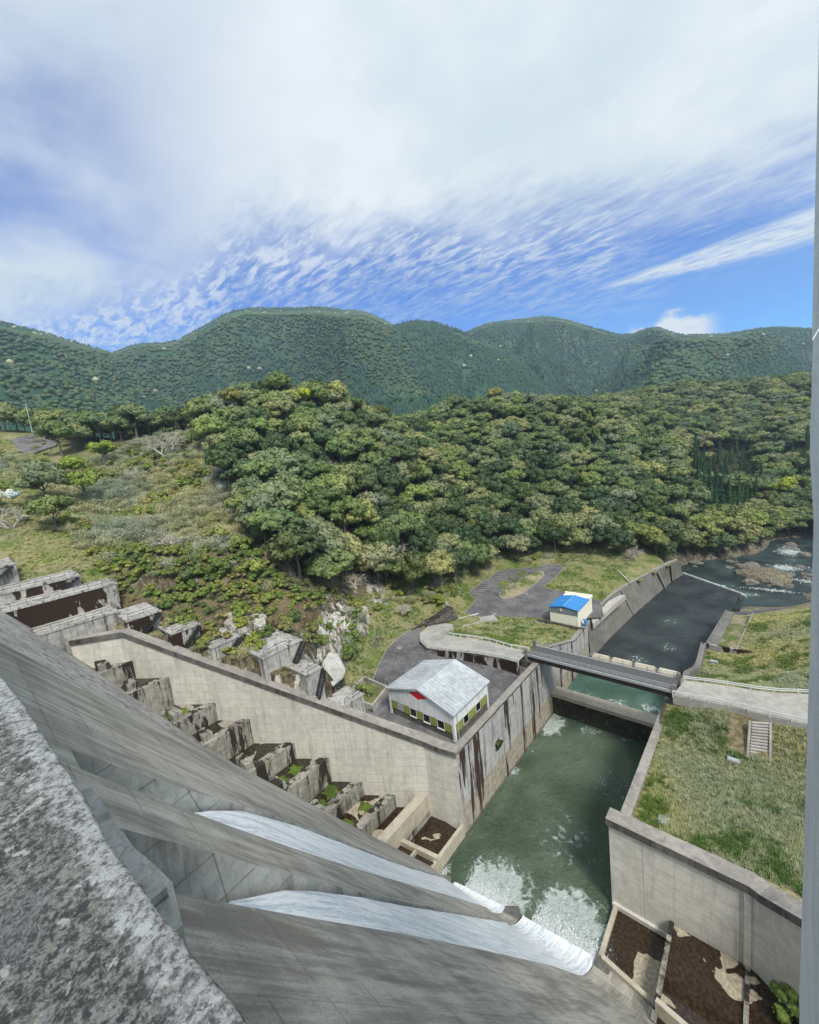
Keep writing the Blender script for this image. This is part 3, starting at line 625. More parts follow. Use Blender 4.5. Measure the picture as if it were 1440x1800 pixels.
# orifice chutes
def chute(fa, fb, k):
    mb = MB(); R = [z for z in ZR]
    def fl(x, z, d): p = face(x, z); return (p[0], p[1]-NY*d, p[2]-NZ*d)
    for f in (fa, fb):
        P = []
        for z in R: P += [face(f(z), z), fl(f(z), z, dep(z, k)+.15)]
        mb.add(P, [(2*i, 2*i+1, 2*i+3, 2*i+2) for i in range(len(R)-1)], 0)
    P = []
    for z in R: P += [fl(fa(z), z, dep(z, k)+.15), fl(fb(z), z, dep(z, k)+.15)]
    mb.add(P, [(2*i, 2*i+1, 2*i+3, 2*i+2) for i in range(len(R)-1)], 1)
    z = 50.9; mb.add([face(fa(z), z), face(fb(z), z), fl(fb(z), z, 8), fl(fa(z), z, 8)], [(0, 1, 2, 3)], 0)
    # lip end
    a = fl(fa(.8), .8, .7); b = fl(fb(.8), .8, .7); mb.add([a, b, (b[0], b[1], -3), (a[0], a[1], -3)], [(0, 1, 2, 3)], 1)
    mb.build('orifice_chute', [M['damside'], M['lip']], dam)
chute(F1, N1, 36.); chute(F2, N2, 32.)
# pier nose between the chutes, curbs along the lips
for xa, xb, e in ((-33.7, -32.4, .5), (-24.8, -22.9, .9), (-14.2, -12.6, .6)):
    mb = MB(); y = lipY((xa+xb)/2); mb.prism([(xa, y-2.4), (xb, y-2.4), (xb, y+.1), ((xa+xb)/2+.3, y+e), (xa, y+.1)], -3, 1.15)
    mb.build('pier_nose', M['lip'], dam)
# beam under the crest above the orifices
lo = [az_(a, b, 51.25) for a, b in ((321, 1625), (310, 1580), (303, 1551), (274, 1522), (235, 1489), (200, 1440), (160, 1382))]
mb = MB(); mb.prism([(lo[0][0], -.3, 0)]+lo+[(lo[-1][0], -.3, 0)], 50.4, 51.25)
lo2 = [az_(a, b, 51.5) for a, b in ((293, 1560), (262, 1526), (224, 1490), (200, 1462))]
mb.prism([(lo2[0][0], -.3, 0)]+lo2+[(lo2[-1][0], -.3, 0)], 51.25, 51.5)
mb.build('crest_beam', M['damside'], dam)
# parapet: worn, lichened top with a rough outer edge
nx, ny = 620, 46
xs = 1.2-(np.linspace(0, 1, nx)**2.2)*44; prof = [(-2.6, 0, 0), (-1.6, 0, 0), (-1.2, 0, 0)]+[(-v, 0, 0) for v in np.linspace(1.0, .06, 34)]+[(-.014, -.002, 0), (-.007, -.006, 0), (-.002, -.014, 0), (0, -.05, 0), (0, -.10, 0), (0, -.2, 0), (0, -.35, 0), (-.02, -.6, 0), (-.05, -.62, 0), (-.05, -1.4, 0)]
PE = np.array([(-44, -1.6), (-8, -.25), (-3.342, .051), (-2.708, .092), (-2.2, .114), (-1.82, .132), (-1.374, .144), (-1.173, .158), (-1.017, .17), (-.887, .181), (-.782, .192), (-.706, .199), (1.3, .32)])
P = np.zeros((len(prof), nx, 3)); e = np.interp(xs, PE[:, 0], PE[:, 1])
for j, (dy, dz, _) in enumerate(prof):
    P[j, :, 0] = xs; P[j, :, 1] = e+dy+.004; P[j, :, 2] = 59.0+dz
nn_ = fbm(P[..., 0]*10, P[..., 1]*10+P[..., 2]*7, 1., 4, 77)-.5; edge = np.exp(-np.abs(P[..., 1]-e)/.05)
P[..., 2] += nn_*(.006+.012*edge); P[..., 1] += (fbm(P[..., 0]*14, P[..., 2]*14, 1., 4, 78)-.5)*.016*edge
grid_obj('parapet', P[:, ::-1], M['lichen'], dam)

# spilling water
def flow_mat():
    m, t, b = new_mat('white spilling water'); p = pos(t)
    a = t.noise(t.scale(p, 2.2, .13, .13), 1.5, 8, .7, dist=.5); f = t.noise(t.scale(p, 1, .28, .28), 7, 7, .75, dist=.4)
    v = t.math('ADD', t.math('MULTIPLY', a, .6), t.math('MULTIPLY', f, .4))
    t.link(t.mix(t.ramp(v, .40, .57), (.50, .57, .64), (.95, .96, .97)), b.inputs['Base Color']); b.inputs['Roughness'].default_value = .35
    bump(t, b, v, .12, 1.); return m
M['flow'] = flow_mat()
M['foam'] = plain('white splashing foam', (.80, .84, .84), .6, 0, .04)
for fa, fb, k, z0, lab in ((F1, N1, 36., 47.6, 'white sheet of water down the farther, narrower chute of the dam face'), (F2, N2, 32., 47.6, 'white sheet of water down the nearer, wider chute of the dam face')):
    rows = [z for z in ZR if z < z0]; nc = 14; P = []
    for i, z in enumerate(rows):
        a, b = fa(z)+.22, fb(z)-.12; d = wd(z, k)
        for c in range(nc+1):
            x = a+(b-a)*c/nc; q = face(x, z); dd = d+.06*(vnoise(np.array(x*1.5), np.array(z*.7), 3)-.5)
            P.append((q[0], q[1]-NY*dd, q[2]-NZ*dd))
    P = np.array(P).reshape(len(rows), nc+1, 3)
    l = P[0]; ext = [np.stack([l[:, 0], l[:, 1]+s*1.2, l[:, 2]-.15*s-.55*s*s], -1) for s in (.45, .2)]
    tag(grid_obj('spilling_water', np.concatenate([ext, P]), M['flow']), lab, 'water flow')

# splashes where the sheets strike the pool: countless drops -> stuff
mb = MB()
def drop(x, y, z, r):
    q = [Vector((random.gauss(0, 1), random.gauss(0, 1), random.gauss(0, 1))).normalized()*r*random.uniform(.6, 1.3) for _ in range(4)]
    mb.add([(x+v.x, y+v.y, z+v.z) for v in q], [(0, 1, 2), (0, 2, 3), (0, 3, 1), (1, 3, 2)])
for cx, x0, x1, n in ((-28, -30.6, -25.0, 7500), (-18.5, -21.6, -14.6, 10500)):
    for _ in range(n//5):
        x = random.uniform(x0, x1); jet = fbm(np.array([x*1.]), np.array([0.]), .8, 3, 3)[0]; f_ = random.random()
        vy = random.uniform(.3, 7.)*(.3+jet); vz = random.uniform(.5, 7.2)*(.2+jet); vx = random.gauss(0, 1.1); y = lipY(x)+.3+random.random()*.6
        T_ = 2*vz/9.8; t0 = T_*random.uniform(0, .6)
        for k in range(5):
            tt = t0+k*.045; drop(x+vx*tt+random.gauss(0, .04), y+vy*tt+random.gauss(0, .04), max(.05, vz*tt-4.9*tt*tt)+.05, random.uniform(.015, .055))
    for _ in range(n//3):
        x = random.uniform(x0-.3, x1+.3); drop(x, lipY(x)+.1+abs(random.gauss(0, 1.1)), random.random()*.3, random.uniform(.04, .13))
for _ in range(500): drop(-13.3+random.gauss(0, .35), 40+random.gauss(0, .8), abs(random.gauss(0, .25)), random.uniform(.03, .1))
for _ in range(500): drop(-34.4+random.gauss(0, .3), 37.5+random.gauss(0, .6), abs(random.gauss(0, .2)), random.uniform(.03, .09))
tag(mb.build('splash_spray', M['foam']), 'white spray thrown up where both chutes strike the green pool', 'spray', kind='stuff')

# ------------------------------------------------------------ gate tower at the right edge
tw = empty('gate_tower', (2.5, 4, 0), 'pale grey concrete tower at the right edge of the view', 'tower')
TX = .505
mb = MB(); mb.prism([(TX+.0, 1.3), (6, 1.3), (6, 8), (TX+.0, 8)], 50, 58.4)
mb.prism([(TX+.01, 1.3), (6, 1.3), (6, 8.01), (TX+.01, 8.01)], 20, 50)
mb.prism([(TX-.06, 1.3), (6, 1.3), (6, 8.1), (TX-.06, 8.0)], 59.4, 60.9)
mb.add([(TX-.06, 1.3, 59.4), (TX-.06, 8.0, 59.4), (TX+.0, 8.0, 58.4), (TX+.0, 1.3, 58.4), (6, 8.1, 59.4), (6, 8.0, 58.4), (TX-.07, 1.3, 60.9), (TX-.07, 8.0, 60.9), (TX-.10, 8.0, 70), (TX-.10, 1.3, 70), (6, 8.0, 60.9), (6, 8.0, 70)], [(0, 1, 2, 3), (1, 4, 5, 2), (6, 7, 8, 9), (7, 10, 11, 8)])
M['tower'] = concrete('smooth tower concrete', (.78, .80, .80), (.64, .67, .68), (.38, .41, .42), stain=.5, seed=17.)
mb.build('tower_wall', M['tower'], tw)
mb = MB(); mb.box(TX-.125, TX-.05, 2.5, 5.2, 60.9, 66.8)
w_ = mb.build('window', M['glass'], tw)
mb = MB()
for y0, y1, z0, z1 in ((2.4, 5.3, 60.78, 60.9), (2.4, 5.3, 66.8, 66.95), (5.2, 5.3, 60.9, 66.8), (2.4, 2.5, 60.9, 66.8), (2.5, 5.2, 63.2, 63.3)): mb.box(TX-.14, TX-.05, y0, y1, z0, z1)
mb.build('frame', M['iron'], w_)

# ------------------------------------------------------------ training and channel walls
A0, A1 = Vector((-40.5, 42.8)), Vector((-82.5, 16.3))
def wl_at(x): return 42.8+(x+40.5)*(42.8-16.3)/42.
def wz_at(x): return 15.2+(-40.5-x)/42.*20.2
def parts_wall(name, path, bots, th, label, cat, wmat, cop=(.28, 1.5, .85), seams=True, copmat=None):
    """wall > wall_face, coping (its front is stained)"""
    o0 = (path[0][0], path[0][1], 0); e = empty(name, o0, label, cat)
    mb = MB(); mb.wall([(p[0], p[1], p[2]-cop[2]) for p in path], bots, th); mb.build('wall_face', wmat, e)
    # coping: offset forward by cop[0]
    n = len(path); P = [Vector(p[:2]) for p in path]; Q = []
    for i in range(n):
        ds = [(P[i]-P[i-1]).normalized()] if i else []
        if i < n-1: ds.append((P[i+1]-P[i]).normalized())
        ns = [Vector((d.y, -d.x)) for d in ds]; m = sum(ns, Vector((0, 0))).normalized(); m = m/max(.5, m.dot(ns[0]))
        Q.append((P[i].x-m.x*cop[0], P[i].y-m.y*cop[0], path[i][2]))
    mb = MB(); mb.wall(Q, [q[2]-cop[2] for q in Q], cop[1])
    # side faces of the coping carry the black stain
    nf = 4*(n-1)
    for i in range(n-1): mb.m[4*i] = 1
    mb.build('coping', [copmat or M['coping'], M['cside']], e)
    return e
path = [(-87.6, 10.0, 35.5), (-82.5, 16.3, 35.5)]+[(x, wl_at(x), wz_at(x)) for x in (-75, -68, -61, -54, -47, -40.5)]+[(-37.6, 43.3, 14.9), (-35.0, 43.9, 14.8)]
# front faces the dam, so the path runs from right to left
parts_wall('training_wall', path[::-1], [-3]*3+[-1, 3, 6, 9, 14, 20, 20], 1.0, 'long pale concrete wall descending past the catch steps to the pool', 'retaining wall', M['wall'], cop=(.3, 1.75, .85))
parts_wall('channel_wall', [(-35.0, 78.5, 14.5), (-35.0, 43.95, 14.5)], -3, 1.2, 'tall streaked concrete wall on the left side of the green pool, below the valve house', 'retaining wall', M['wall2'], cop=(.02, 1.3, .35))
parts_wall('channel_wall', [(-35.6, 106, 9.9), (-35.2, 95, 10.3), (-35.0, 80, 15.4), (-35.0, 78.6, 15.4)], -3, 1.2, 'stained channel wall just beyond the bridge, its top dropping in a ramp', 'retaining wall', M['wall2'], cop=(.02, 1.2, .3))
# drain outlet in the wall
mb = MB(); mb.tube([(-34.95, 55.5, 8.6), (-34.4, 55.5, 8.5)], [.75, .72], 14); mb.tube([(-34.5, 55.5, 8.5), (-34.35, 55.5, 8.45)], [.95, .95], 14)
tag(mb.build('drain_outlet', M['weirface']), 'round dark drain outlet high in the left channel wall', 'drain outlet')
# right side
rp = [(-14.4, 46.7, 12.9), (-8, 46.7, 12.9), (-1.0, 46.7, 12.9), (-.2, 46.4, 12.9), (6, 42.4, 16.0), (16, 36., 21.)]
rw = empty('training_wall', (-14.4, 46.7, 0), 'pale concrete wall with a thick lichened coping at the lower right', 'retaining wall')
mb = MB(); mb.wall([(p[0], p[1], p[2]-.95) for p in rp[::-1]], [8, 3, -3, -3, -3, -3], 1.0); mb.build('wall_face', M['wall'], rw)
mb = MB(); mb.wall([(p[0]-(.25 if i == 0 else 0), p[1]-.3-(.05*i), p[2]) for i, p in enumerate(rp)][::-1], [p[2]-.95 for p in rp][::-1], 1.95)
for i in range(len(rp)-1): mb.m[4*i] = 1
mb.build('coping', [M['coping'], M['cside']], rw)
mb = MB(); mb.box(-1.35, -.75, 46.45, 46.7, -3, 11.9); mb.box(-14.3, -8.05, 46.3, 46.7, -3, .9); mb.build('pilaster', M['wall'], rw)
cr = empty('channel_wall', (-13.2, 60, 0), 'thin concrete wall between the pool and the right hand grass', 'retaining wall')
mb = MB(); mb.wall([(-13.45, 47., 12.35), (-13.15, 74, 12.35)], -3, 1.0); mb.build('wall_face', M['wall2'], cr)
mb = MB(); mb.wall([(-13.5, 47.2, 12.65), (-13.2, 74, 12.65)], 12.35, 1.15); mb.build('coping', M['coping'], cr)
mb = MB(); mb.wall([(-12.9, 74.05, 10), (-12.6, 79.3, 10.)], -3, 1.2); mb.wall([(-12.6, 79.4, 9.6), (-12.6, 94, 9.2), (-11.4, 100, 7.8), (-11.6, 112.3, 7.4)], -3, 1.)
tag(mb.build('channel_wall', M['revet']), 'low right hand channel wall bending just beyond the bridge', 'retaining wall')
mb = MB(); mb.box(-11.6, 2.2, 112.35, 113.0, 3, 7.45)
tag(mb.build('cross_wall', M['blockdark']), 'short dark stained wall running across the right bank', 'retaining wall')
mb = MB(); mb.wall([(-9.2, 92.6, 8.6), (-4, 90.4, 9.9), (5.5, 86.2, 14.2)], 5, .35)
tag(mb.build('edging_wall', M['cside']), 'thin dark edging wall slanting up behind the bright green patch', 'edging wall')
# right hand pond floors and ribs at the dam toe
cp = empty('catch_pond', (-8, 43, 0), 'two dark half dry ponds below the wall at the lower right', 'catch pond')
mb = MB(); mb.add([(-13.6, 37, .35), (-8, 37, .35), (-8, 46.4, .35), (-13.6, 46.4, .35)], [(0, 1, 2, 3)]); mb.build('pond_floor', M['pond2'], cp)
mb = MB(); mb.add([(-7.6, 34, 2.6), (14, 34, 2.6), (14, 46.6, 2.6), (-7.6, 46.6, 2.6)], [(0, 1, 2, 3)]); mb.build('pond_floor', M['pond'], cp)
for b_ in ((-8.05, -7.6, 36, 46.6, -1, 2.95), (-1.2, -.8, 35, 46.5, 2, 2.9)): mb = MB(); mb.box(*b_); mb.build('rib_wall', M['step'], cp)
mb = MB(); mb.box(-14.1, -13.6, 38.6, 46.7, -3, .75); mb.build('pool_edge', M['weir'], cp)
mb = MB(); mb.wall([(-13.6, 39.3, 1.5), (-7.9, 38.2, 1.5)], -1, -.5); mb.wall([(-7.8, 36.9, 4.2), (0, 35.6, 4.2), (10, 34, 6.4)], 0, -.5); mb.build('toe_wall', M['weir'], cp)

# ------------------------------------------------------------ catch steps on the left
SX = [(-81.9, 30.1), (-76.5, 27.), (-70., 22.), (-65.1, 19.), (-58.9, 14.7), (-54.1, 11.9), (-49.7, 7.7), (-45.3, 5.3), (-40.6, 5.6)]
mossy = {2, 5, 6, 7}
for i, (x, zt) in enumerate(SX):
    x0 = SX[i-1][0] if i else -88.5
    fz = zt-.22 if i < 8 else 3.0
    e = empty('catch_step', ((x+x0)/2, wl_at(x)-3, 0), ['topmost, widest concrete catch step under the bent end of the pale wall', 'second concrete catch step from the top, beside the pale wall', 'catch step with a green mossy pool, third from the top', 'fourth catch step from the top with a dark ragged pool',
              'fifth catch step from the top, a long sunlit rib on its lower edge', 'sixth catch step from the top, dark behind a black stained rib', 'third lowest catch step, in deep shade beside a vivid moss clump', 'second lowest catch step with moss on its dark floor', 'lowest catch step, a brown walled basin above the last pond'][i], 'concrete step', 'steps of the catch channel at the dam toe')
    yt = lambda z: AL+SF*(H-z)-1.0
    mb = MB(); mb.prism([(x0, yt(fz)), (x-.01, yt(fz)), (x-.01, wl_at(x)+.3), (x0, wl_at(x0)+.3)], -3, fz); mb.build('step_body', M['step'], e)
    mb = MB(); o = .02
    mb.add([(x0+.02, yt(fz)+.9, fz+o), (x-.72, yt(fz)+.9, fz+o), (x-.72, wl_at(x)-.3, fz+o), (x0+.02, wl_at(x0)+.02, fz+o)], [(0, 1, 2, 3)])
    mb.build('step_floor', M['stepfloor'] if i < 7 else M['pond'], e)
    mb = MB(); mb.prism([(x-1.5, yt(zt)+.5), (x+.02, yt(zt)+.5), (x+.02, wl_at(x)+.3), (x-1.5, wl_at(x-1.5)+.3)], fz-.3, zt)
    mb.build('rib_wall', M['step'] if i < 8 else M['weir'], e)
    if i < 8 and i % 1 == 0:
        yy_ = yt(fz)+1.2; w = (x-x0)
        mb = MB(); mb.prism([(x0+w*.35, yy_), (x-.73, yy_), (x-.73, yy_+1.5), (x0+w*.35, yy_+1.2)], fz, fz+1.25); mb.build('toe_block', M['step'], e)
    if i in mossy:
        g = MB(); cxm, cym = x0+(x-x0)*.40, wl_at(x0)-1.6
        for (qx, qy, qr) in ((cxm, cym, 1.1), (x0+(x-x0)*.5, yt(fz)+3.2, .9)):
            n = 14; V = [(qx, qy, fz+.28)]
            for rr_, hh in ((.5, .22), (1., .03)):
                for a in range(n): an = 2*math.pi*a/n; r_ = qr*rr_*(.55+.85*random.random()); V.append((qx+r_*1.6*math.cos(an), qy+r_*math.sin(an), fz+hh*(.6+.8*random.random())))
            g.add(V, [(0, 1+a, 1+(a+1) % n) for a in range(n)]+[(1+a, 1+n+a, 1+n+(a+1) % n, 1+(a+1) % n) for a in range(n)])
        M.setdefault('moss', concrete('vivid green moss', (.12, .18, .025), (.06, .09, .015), (.03, .045, .01), stain=.3))
        g.build('moss_clump', M['moss'], e, smooth=True)
lp = empty('catch_pond', (-37.5, 39, 0), 'brown walled pond at the foot of the left channel wall corner', 'catch pond')
mb = MB(); mb.add([(-40.6, 33, 1.5), (-35.4, 33, 1.5), (-35.4, 43.2, 1.5), (-40.6, 43.2, 1.5)], [(0, 1, 2, 3)]); mb.build('pond_floor', M['pond'], lp)
mb = MB(); mb.box(-35.5, -35.0, 35.2, 43.9, -3, 2.1); mb.wall([(-40.9, 35.4, 3.3), (-35.0, 37.0, 2.5)], -1, -.6); mb.box(-38.2, -37.9, 33.5, 36, 1, 3.); mb.build('pond_wall', M['weir'], lp)
mb = MB(); mb.add([(-40.6, 33, 2.6), (-35.2, 34, 2.2), (-35.2, 36.5, 2.2), (-40.6, 35.4, 2.6)], [(0, 1, 2, 3)]); mb.build('toe_shelf', M['pond2'], lp)

# ------------------------------------------------------------ weirs and bridge
we = empty('end_weir', (-25, 80, 0), 'thick concrete weir with a dark mossy face across the green pool', 'weir')
mb = MB(); mb.box(-35.05, -13, 79.3, 82.4, 4.2, 5.0); mb.build('weir_top', M['weir'], we)
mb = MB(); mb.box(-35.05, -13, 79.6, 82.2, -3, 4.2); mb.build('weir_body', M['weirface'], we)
for i, (a, b) in enumerate(((-32.6, -29.0), (-28.2, -24.), (-23.2, -19.1), (-18.3, -14.6))):
    mb = MB(); mb.prism([(a, 98.4), (b, 98.4), (b, 101.1), (a, 101.1)], -2, 4.7); mb.prism([(a+.1, 98.7), (b-.1, 98.7), (b-.1, 100.9), (a+.1, 100.9)], 4.7, 5.0)
    M.setdefault('cream', concrete('cream sill concrete', (.62, .55, .42), (.5, .44, .33), (.2, .17, .12), stain=.25, seed=21.))
    tag(mb.build('sill_block', M['cream']), ['short cream concrete sill block beyond the bridge, nearest the left wall', 'second cream sill block from the left behind the bridge rail', 'third cream sill block from the left behind the bridge rail', 'cream sill block nearest the right end of the bridge'][i], 'sill block', 'row of sill blocks beyond the bridge')
BZ = 16.; by0, by1 = 73.6, 78.3
br = empty('road_bridge', (-24.5, 76, BZ), 'flat girder road bridge with dark asphalt crossing the channel', 'bridge')
mb = MB(); mb.box(-37.4, -11.3, by0+.35, by1-.35, BZ-.25, BZ); mb.build('deck', M['deckdark'], br)
mb = MB()
for y in (by0, by1-.35): mb.box(-37.4, -11.3, y, y+.34, BZ-.3, BZ+.16)
mb.build('edge_beam', M['railgrey'], br)
mb = MB()
for y in (by0+.35, by0+1.8, by1-1.8-.3, by1-.75): mb.box(-36.6, -11.9, y, y+.35, BZ-1.35, BZ-.26)
for x in np.arange(-35, -12, 4.): mb.box(x, x+.2, by0+.7, by1-.8, BZ-1.1, BZ-.27)
M['girder'] = plain('dark rusty girder', (.05, .038, .03), .8, 0, .3); mb.build('girder', M['girder'], br)
for y in (by0+.17, by1-.17):
    mb = MB()
    for z in (.55, .82, 1.08): mb.beam((-37.2, y, BZ+z), (-11.5, y, BZ+z), .07, .07)
    mb.build('handrail', M['railgrey'], br)
    for x in np.arange(-36.6, -11.4, 2.05):
        mb = MB(); mb.box(x, x+.1, y-.07, y+.07, BZ+.16, BZ+1.12); mb.build('rail_post', M['railgrey'], br)
for y in (by0-.1, by1-.5):
    for x in (-37.9, -11.6): mb = MB(); mb.prism([(x, y), (x+.6, y), (x+.6, y+.6), (x, y+.6)], BZ-2.2 if x > -20 else BZ-1.8, BZ+1.1); mb.box(x+.05, x+.55, y+.05, y+.55, BZ+1.1, BZ+1.2); mb.build('end_pillar', M['revet'], br)
for b_ in ((-12.6, -10.2, by0-.4, by1+.4, 8, BZ-1.36), (-38.6, -36.2, by0-.4, by1+.4, 10, BZ-1.36)): mb = MB(); mb.box(*b_); mb.build('abutment', M['cside'], br)
def ay_(px, py, Y): r = ray(px, py); t = Y/r[1]; return (r[0]*t, Y, H+r[2]*t)
# ------------------------------------------------------------ stepped abutment blocks beside the dam, left
def rail_posts(e, pts, h=1.05, step=2.2, mat='iron', rows=(.55, 1.05), w=.05, name='handrail'):
    mb = MB()
    for a, b in zip(pts[:-1], pts[1:]):
        a = Vector(a); b = Vector(b); L_ = (b-a).length; n = max(1, round(L_/step))
        for z in rows: mb.beam(a+Vector((0, 0, z)), b+Vector((0, 0, z)), w, w)
        for k in range(n+1):
            p = a+(b-a)*k/n; mb.box(p.x-w/2, p.x+w/2, p.y-w/2, p.y+w/2, p.z, p.z+h)
    mb.build(name, M[mat], e)
def block(x, zt, y0, y1, dx, zb, label, stair=None, dark=False, rail=True, top='block'):
    e = empty('abutment_block', (x-dx/2, (y0+y1)/2, zb), label, 'concrete block', 'stepped concrete blocks of the left abutment')
    mb = MB(); mb.box(x-dx, x, y0, y1, zb, zt-.3); mb.build('block_body', M['blockdark' if dark else 'block'], e)
    mb = MB(); mb.box(x-dx, x+.12, y0-.1, y1+.12, zt-.3, zt); mb.build('top_slab', M[top], e)
    if rail: rail_posts(e, [(x-.05, y0+.3, zt), (x-.05, y1-.1, zt), (x-dx*.6, y1-.1, zt)])
    if stair:
        ya, za, yb, zb_, w = stair; n = max(3, int(abs(za-zb_)/.30)); mb = MB()
        for k in range(n):
            ya_ = ya+(yb-ya)*k/n; z = za+(zb_-za)*k/n; mb.box(x+.13, x+.13+w, min(ya_, ya_+(yb-ya)/n), max(ya_, ya_+(yb-ya)/n), z-.32, z-.22)
        st = mb.build('stair', M['iron'], e); mb = MB(); mb.beam((x+.2, ya, za-.4), (x+.2, yb, zb_-.4), .1, .3); mb.beam((x+.1+w, ya, za-.4), (x+.1+w, yb, zb_-.4), .1, .3); mb.build('stringer', M['iron'], st)
        mb = MB(); mb.beam((x+.1+w, ya, za+.8), (x+.1+w, yb, zb_+.8), .05, .05); mb.build('handrail', M['iron'], st)
    return e
block(-110, 47.3, -2, 7.5, 14, 40, 'farthest left stepped concrete block with a black railing, at the photo edge', (7, 47.3, 2.5, 43.9, 1.0))
block(-101, 43.7, 0, 15.3, 9, 38, 'narrow concrete terrace with a black stair at its end, second from the top', (15, 43.7, 12, 42, 1.), True)
block(-94, 41.8, 0, 19.3, 7, 34, 'long concrete block with a wide brown black lichen stain across its face', None, True)
block(-88.2, 37.8, 1, 17.5, 6, 28, 'pale concrete block right above the bent end of the training wall')
block(-83, 36.9, 17.3, 22.6, 9, 28, 'small concrete block with a dark stair, just behind the bend of the training wall', (22.4, 36.9, 18.2, 33.6, 1.1), True)
block(-76, 34.3, 21.5, 26.2, 8, 26, 'square concrete block with a dark recess behind the training wall', (26, 34.3, 23, 31.5, 1.), True)
block(-70, 31.6, 25.2, 30.2, 7, 24, 'low concrete block with a short dark stair left of the big block', (30, 31.6, 27.5, 29.4, 1.))
block(-62, 29.6, 29.8, 37.4, 9, 14, 'biggest concrete block behind the training wall, with a long dark stair down its face', (37.2, 29.6, 31.8, 22.8, 1.2), False)
block(-56, 26.4, 33.6, 36.6, 5.9, 13, 'lower concrete block with a short dark stair, right of the biggest block', (36.5, 26.4, 34.2, 21.5, 1.1))
block(-51.6, 20.6, 36.8, 41.0, 4.4, 12, 'lowest pale concrete terrace with a dark railing above the planter', None)
# sprayed rock slab and planter
c_ = [ax_(566, 1168, -62.5), ax_(578, 1147, -64.5), ax_(593, 1150, -64), ax_(608, 1178, -60.5), ax_(603, 1192, -59), ax_(585, 1207, -57)]
mb = MB(); n_ = len(c_); mb.add([*c_, *[(a-1.2, b+1., c-.6) for a, b, c in c_]], [tuple(range(n_))]+[(i, (i+1) % n_, n_+(i+1) % n_, n_+i) for i in range(n_)])
M['shot'] = concrete('white sprayed rock', (.55, .54, .50), (.40, .39, .36), (.12, .11, .09), stain=.45, seed=33.)
tag(mb.build('rock_slab', M['shot']), 'pale sprayed concrete rock slab leaning against the cliff foot above the planter', 'rock slab')
pl = empty('planter', (-58, 46, 13), 'walled planter with a brown shrub beside the white roofed building', 'planter')
pc = [az_(a, b, 14.6) for a, b in ((604, 1222), (640, 1188), (682, 1206), (655, 1240))]
mb = MB(); mb.wall([*pc, pc[0]], 11, .35); mb.build('planter_wall', M['block'], pl)
mb = MB(); mb.prism([(p[0]*.985-.9, p[1]*.985+.6, 0) for p in pc], 11, 13.7); mb.build('soil', M['ground'], pl)
rail_posts(pl, [pc[1], pc[2]], mat='iron', step=1.2)
mb = MB(); mb.prism([az_(622, 1240, 14.9), az_(632, 1231, 14.9), az_(638, 1234, 14.9), az_(628, 1244, 14.9)], 13, 15.5)
tag(mb.build('equipment_cover', M['car']), 'small pale blue cover box behind the training wall coping', 'cover box')

# ------------------------------------------------------------ valve house
vx0, vx1, vy0, vy1, vz, ve, va = -52., -37.5, 47.2, 57.9, 13.1, 18.0, 20.2
vm = (vx0+vx1)/2+.4
vh = empty('valve_house', ((vx0+vx1)/2, (vy0+vy1)/2, vz), 'white roofed building with a red parallelogram on its gable, beside the pool wall', 'building')
M['clad'] = concrete('white cladding', (.72, .74, .75), (.60, .62, .64), (.10, .10, .10), stain=.42, seed=41., fine=.3)
M['roofw'] = concrete('weathered white roof', (.58, .62, .65), (.36, .39, .41), (.20, .20, .20), stain=.0, fine=2.4, seed=44.)
M['plinth'] = concrete('rough grey plinth', (.16, .155, .135), (.08, .08, .065), (.03, .03, .025), stain=.6, seed=46.)
mb = MB(); mb.box(vx0+.15, vx1-.15, vy0+.15, vy1-.15, vz, 16.1)
mb.build('plinth', M['plinth'], vh)
mb = MB(); v = [(vx0, y, z) for y, z in ((vy0, 16.0), (vy0, ve))]
mb.add([(vx0, vy0, 16.0), (vx1, vy0, 16.0), (vx1, vy0, ve), (vm, vy0, va), (vx0, vy0, ve), (vx0, vy1, 16.0), (vx1, vy1, 16.0), (vx1, vy1, ve), (vm, vy1, va), (vx0, vy1, ve)],
       [(0, 1, 2, 3, 4), (9, 8, 7, 6, 5), (1, 6, 7, 2), (5, 0, 4, 9), (0, 5, 6, 1)])
for x in (vx0, vx1-.45):
    for y in (vy0-.02, vy1-.43): mb.box(x-(.02 if x < -45 else -.02), x+.45+(.02 if x > -45 else 0), y, y+.45, vz, 16.0)
mb.build('wall', M['clad'], vh)
mb = MB(); o_ = .35
for (xa, za, xb, zb) in ((vx0-o_, ve-.05, vm, va+.05), (vm, va+.05, vx1+o_, ve-.02)):
    mb.add([(xa, vy0-o_, za), (xb, vy0-o_, zb), (xb, vy1+o_, zb), (xa, vy1+o_, za), (xa, vy0-o_, za+.22), (xb, vy0-o_, zb+.22), (xb, vy1+o_, zb+.22), (xa, vy1+o_, za+.22)],
           [(3, 2, 1, 0), (4, 5, 6, 7), (0, 1, 5, 4), (2, 3, 7, 6), (1, 2, 6, 5), (3, 0, 4, 7)])
rf = mb.build('roof', M['roofw'], vh)
mb = MB()
for (xa, za, xb, zb) in ((vx0-o_, ve-.05, vm, va+.05), (vm, va+.05, vx1+o_, ve-.02)):
    for y in (vy0-o_-.04, vy1+o_+.04): mb.beam((xa, y, za+.11), (xb, y, zb+.11), .08, .26)
mb.beam((vx1+o_+.04, vy0-o_, ve+.08), (vx1+o_+.04, vy1+o_, ve+.08), .1, .24)
for (xa, za, xb, zb) in ((vx0-o_, ve-.05, vm, va+.05), (vm, va+.05, vx1+o_, ve-.02)):
    sm_ = MB()
    for y in np.arange(vy0, vy1+.2, .75): sm_.beam((xa, y, za+.245), (xb, y, zb+.245), .05, .05)
    sm_.build('roof_rib', M['roofw'], rf)
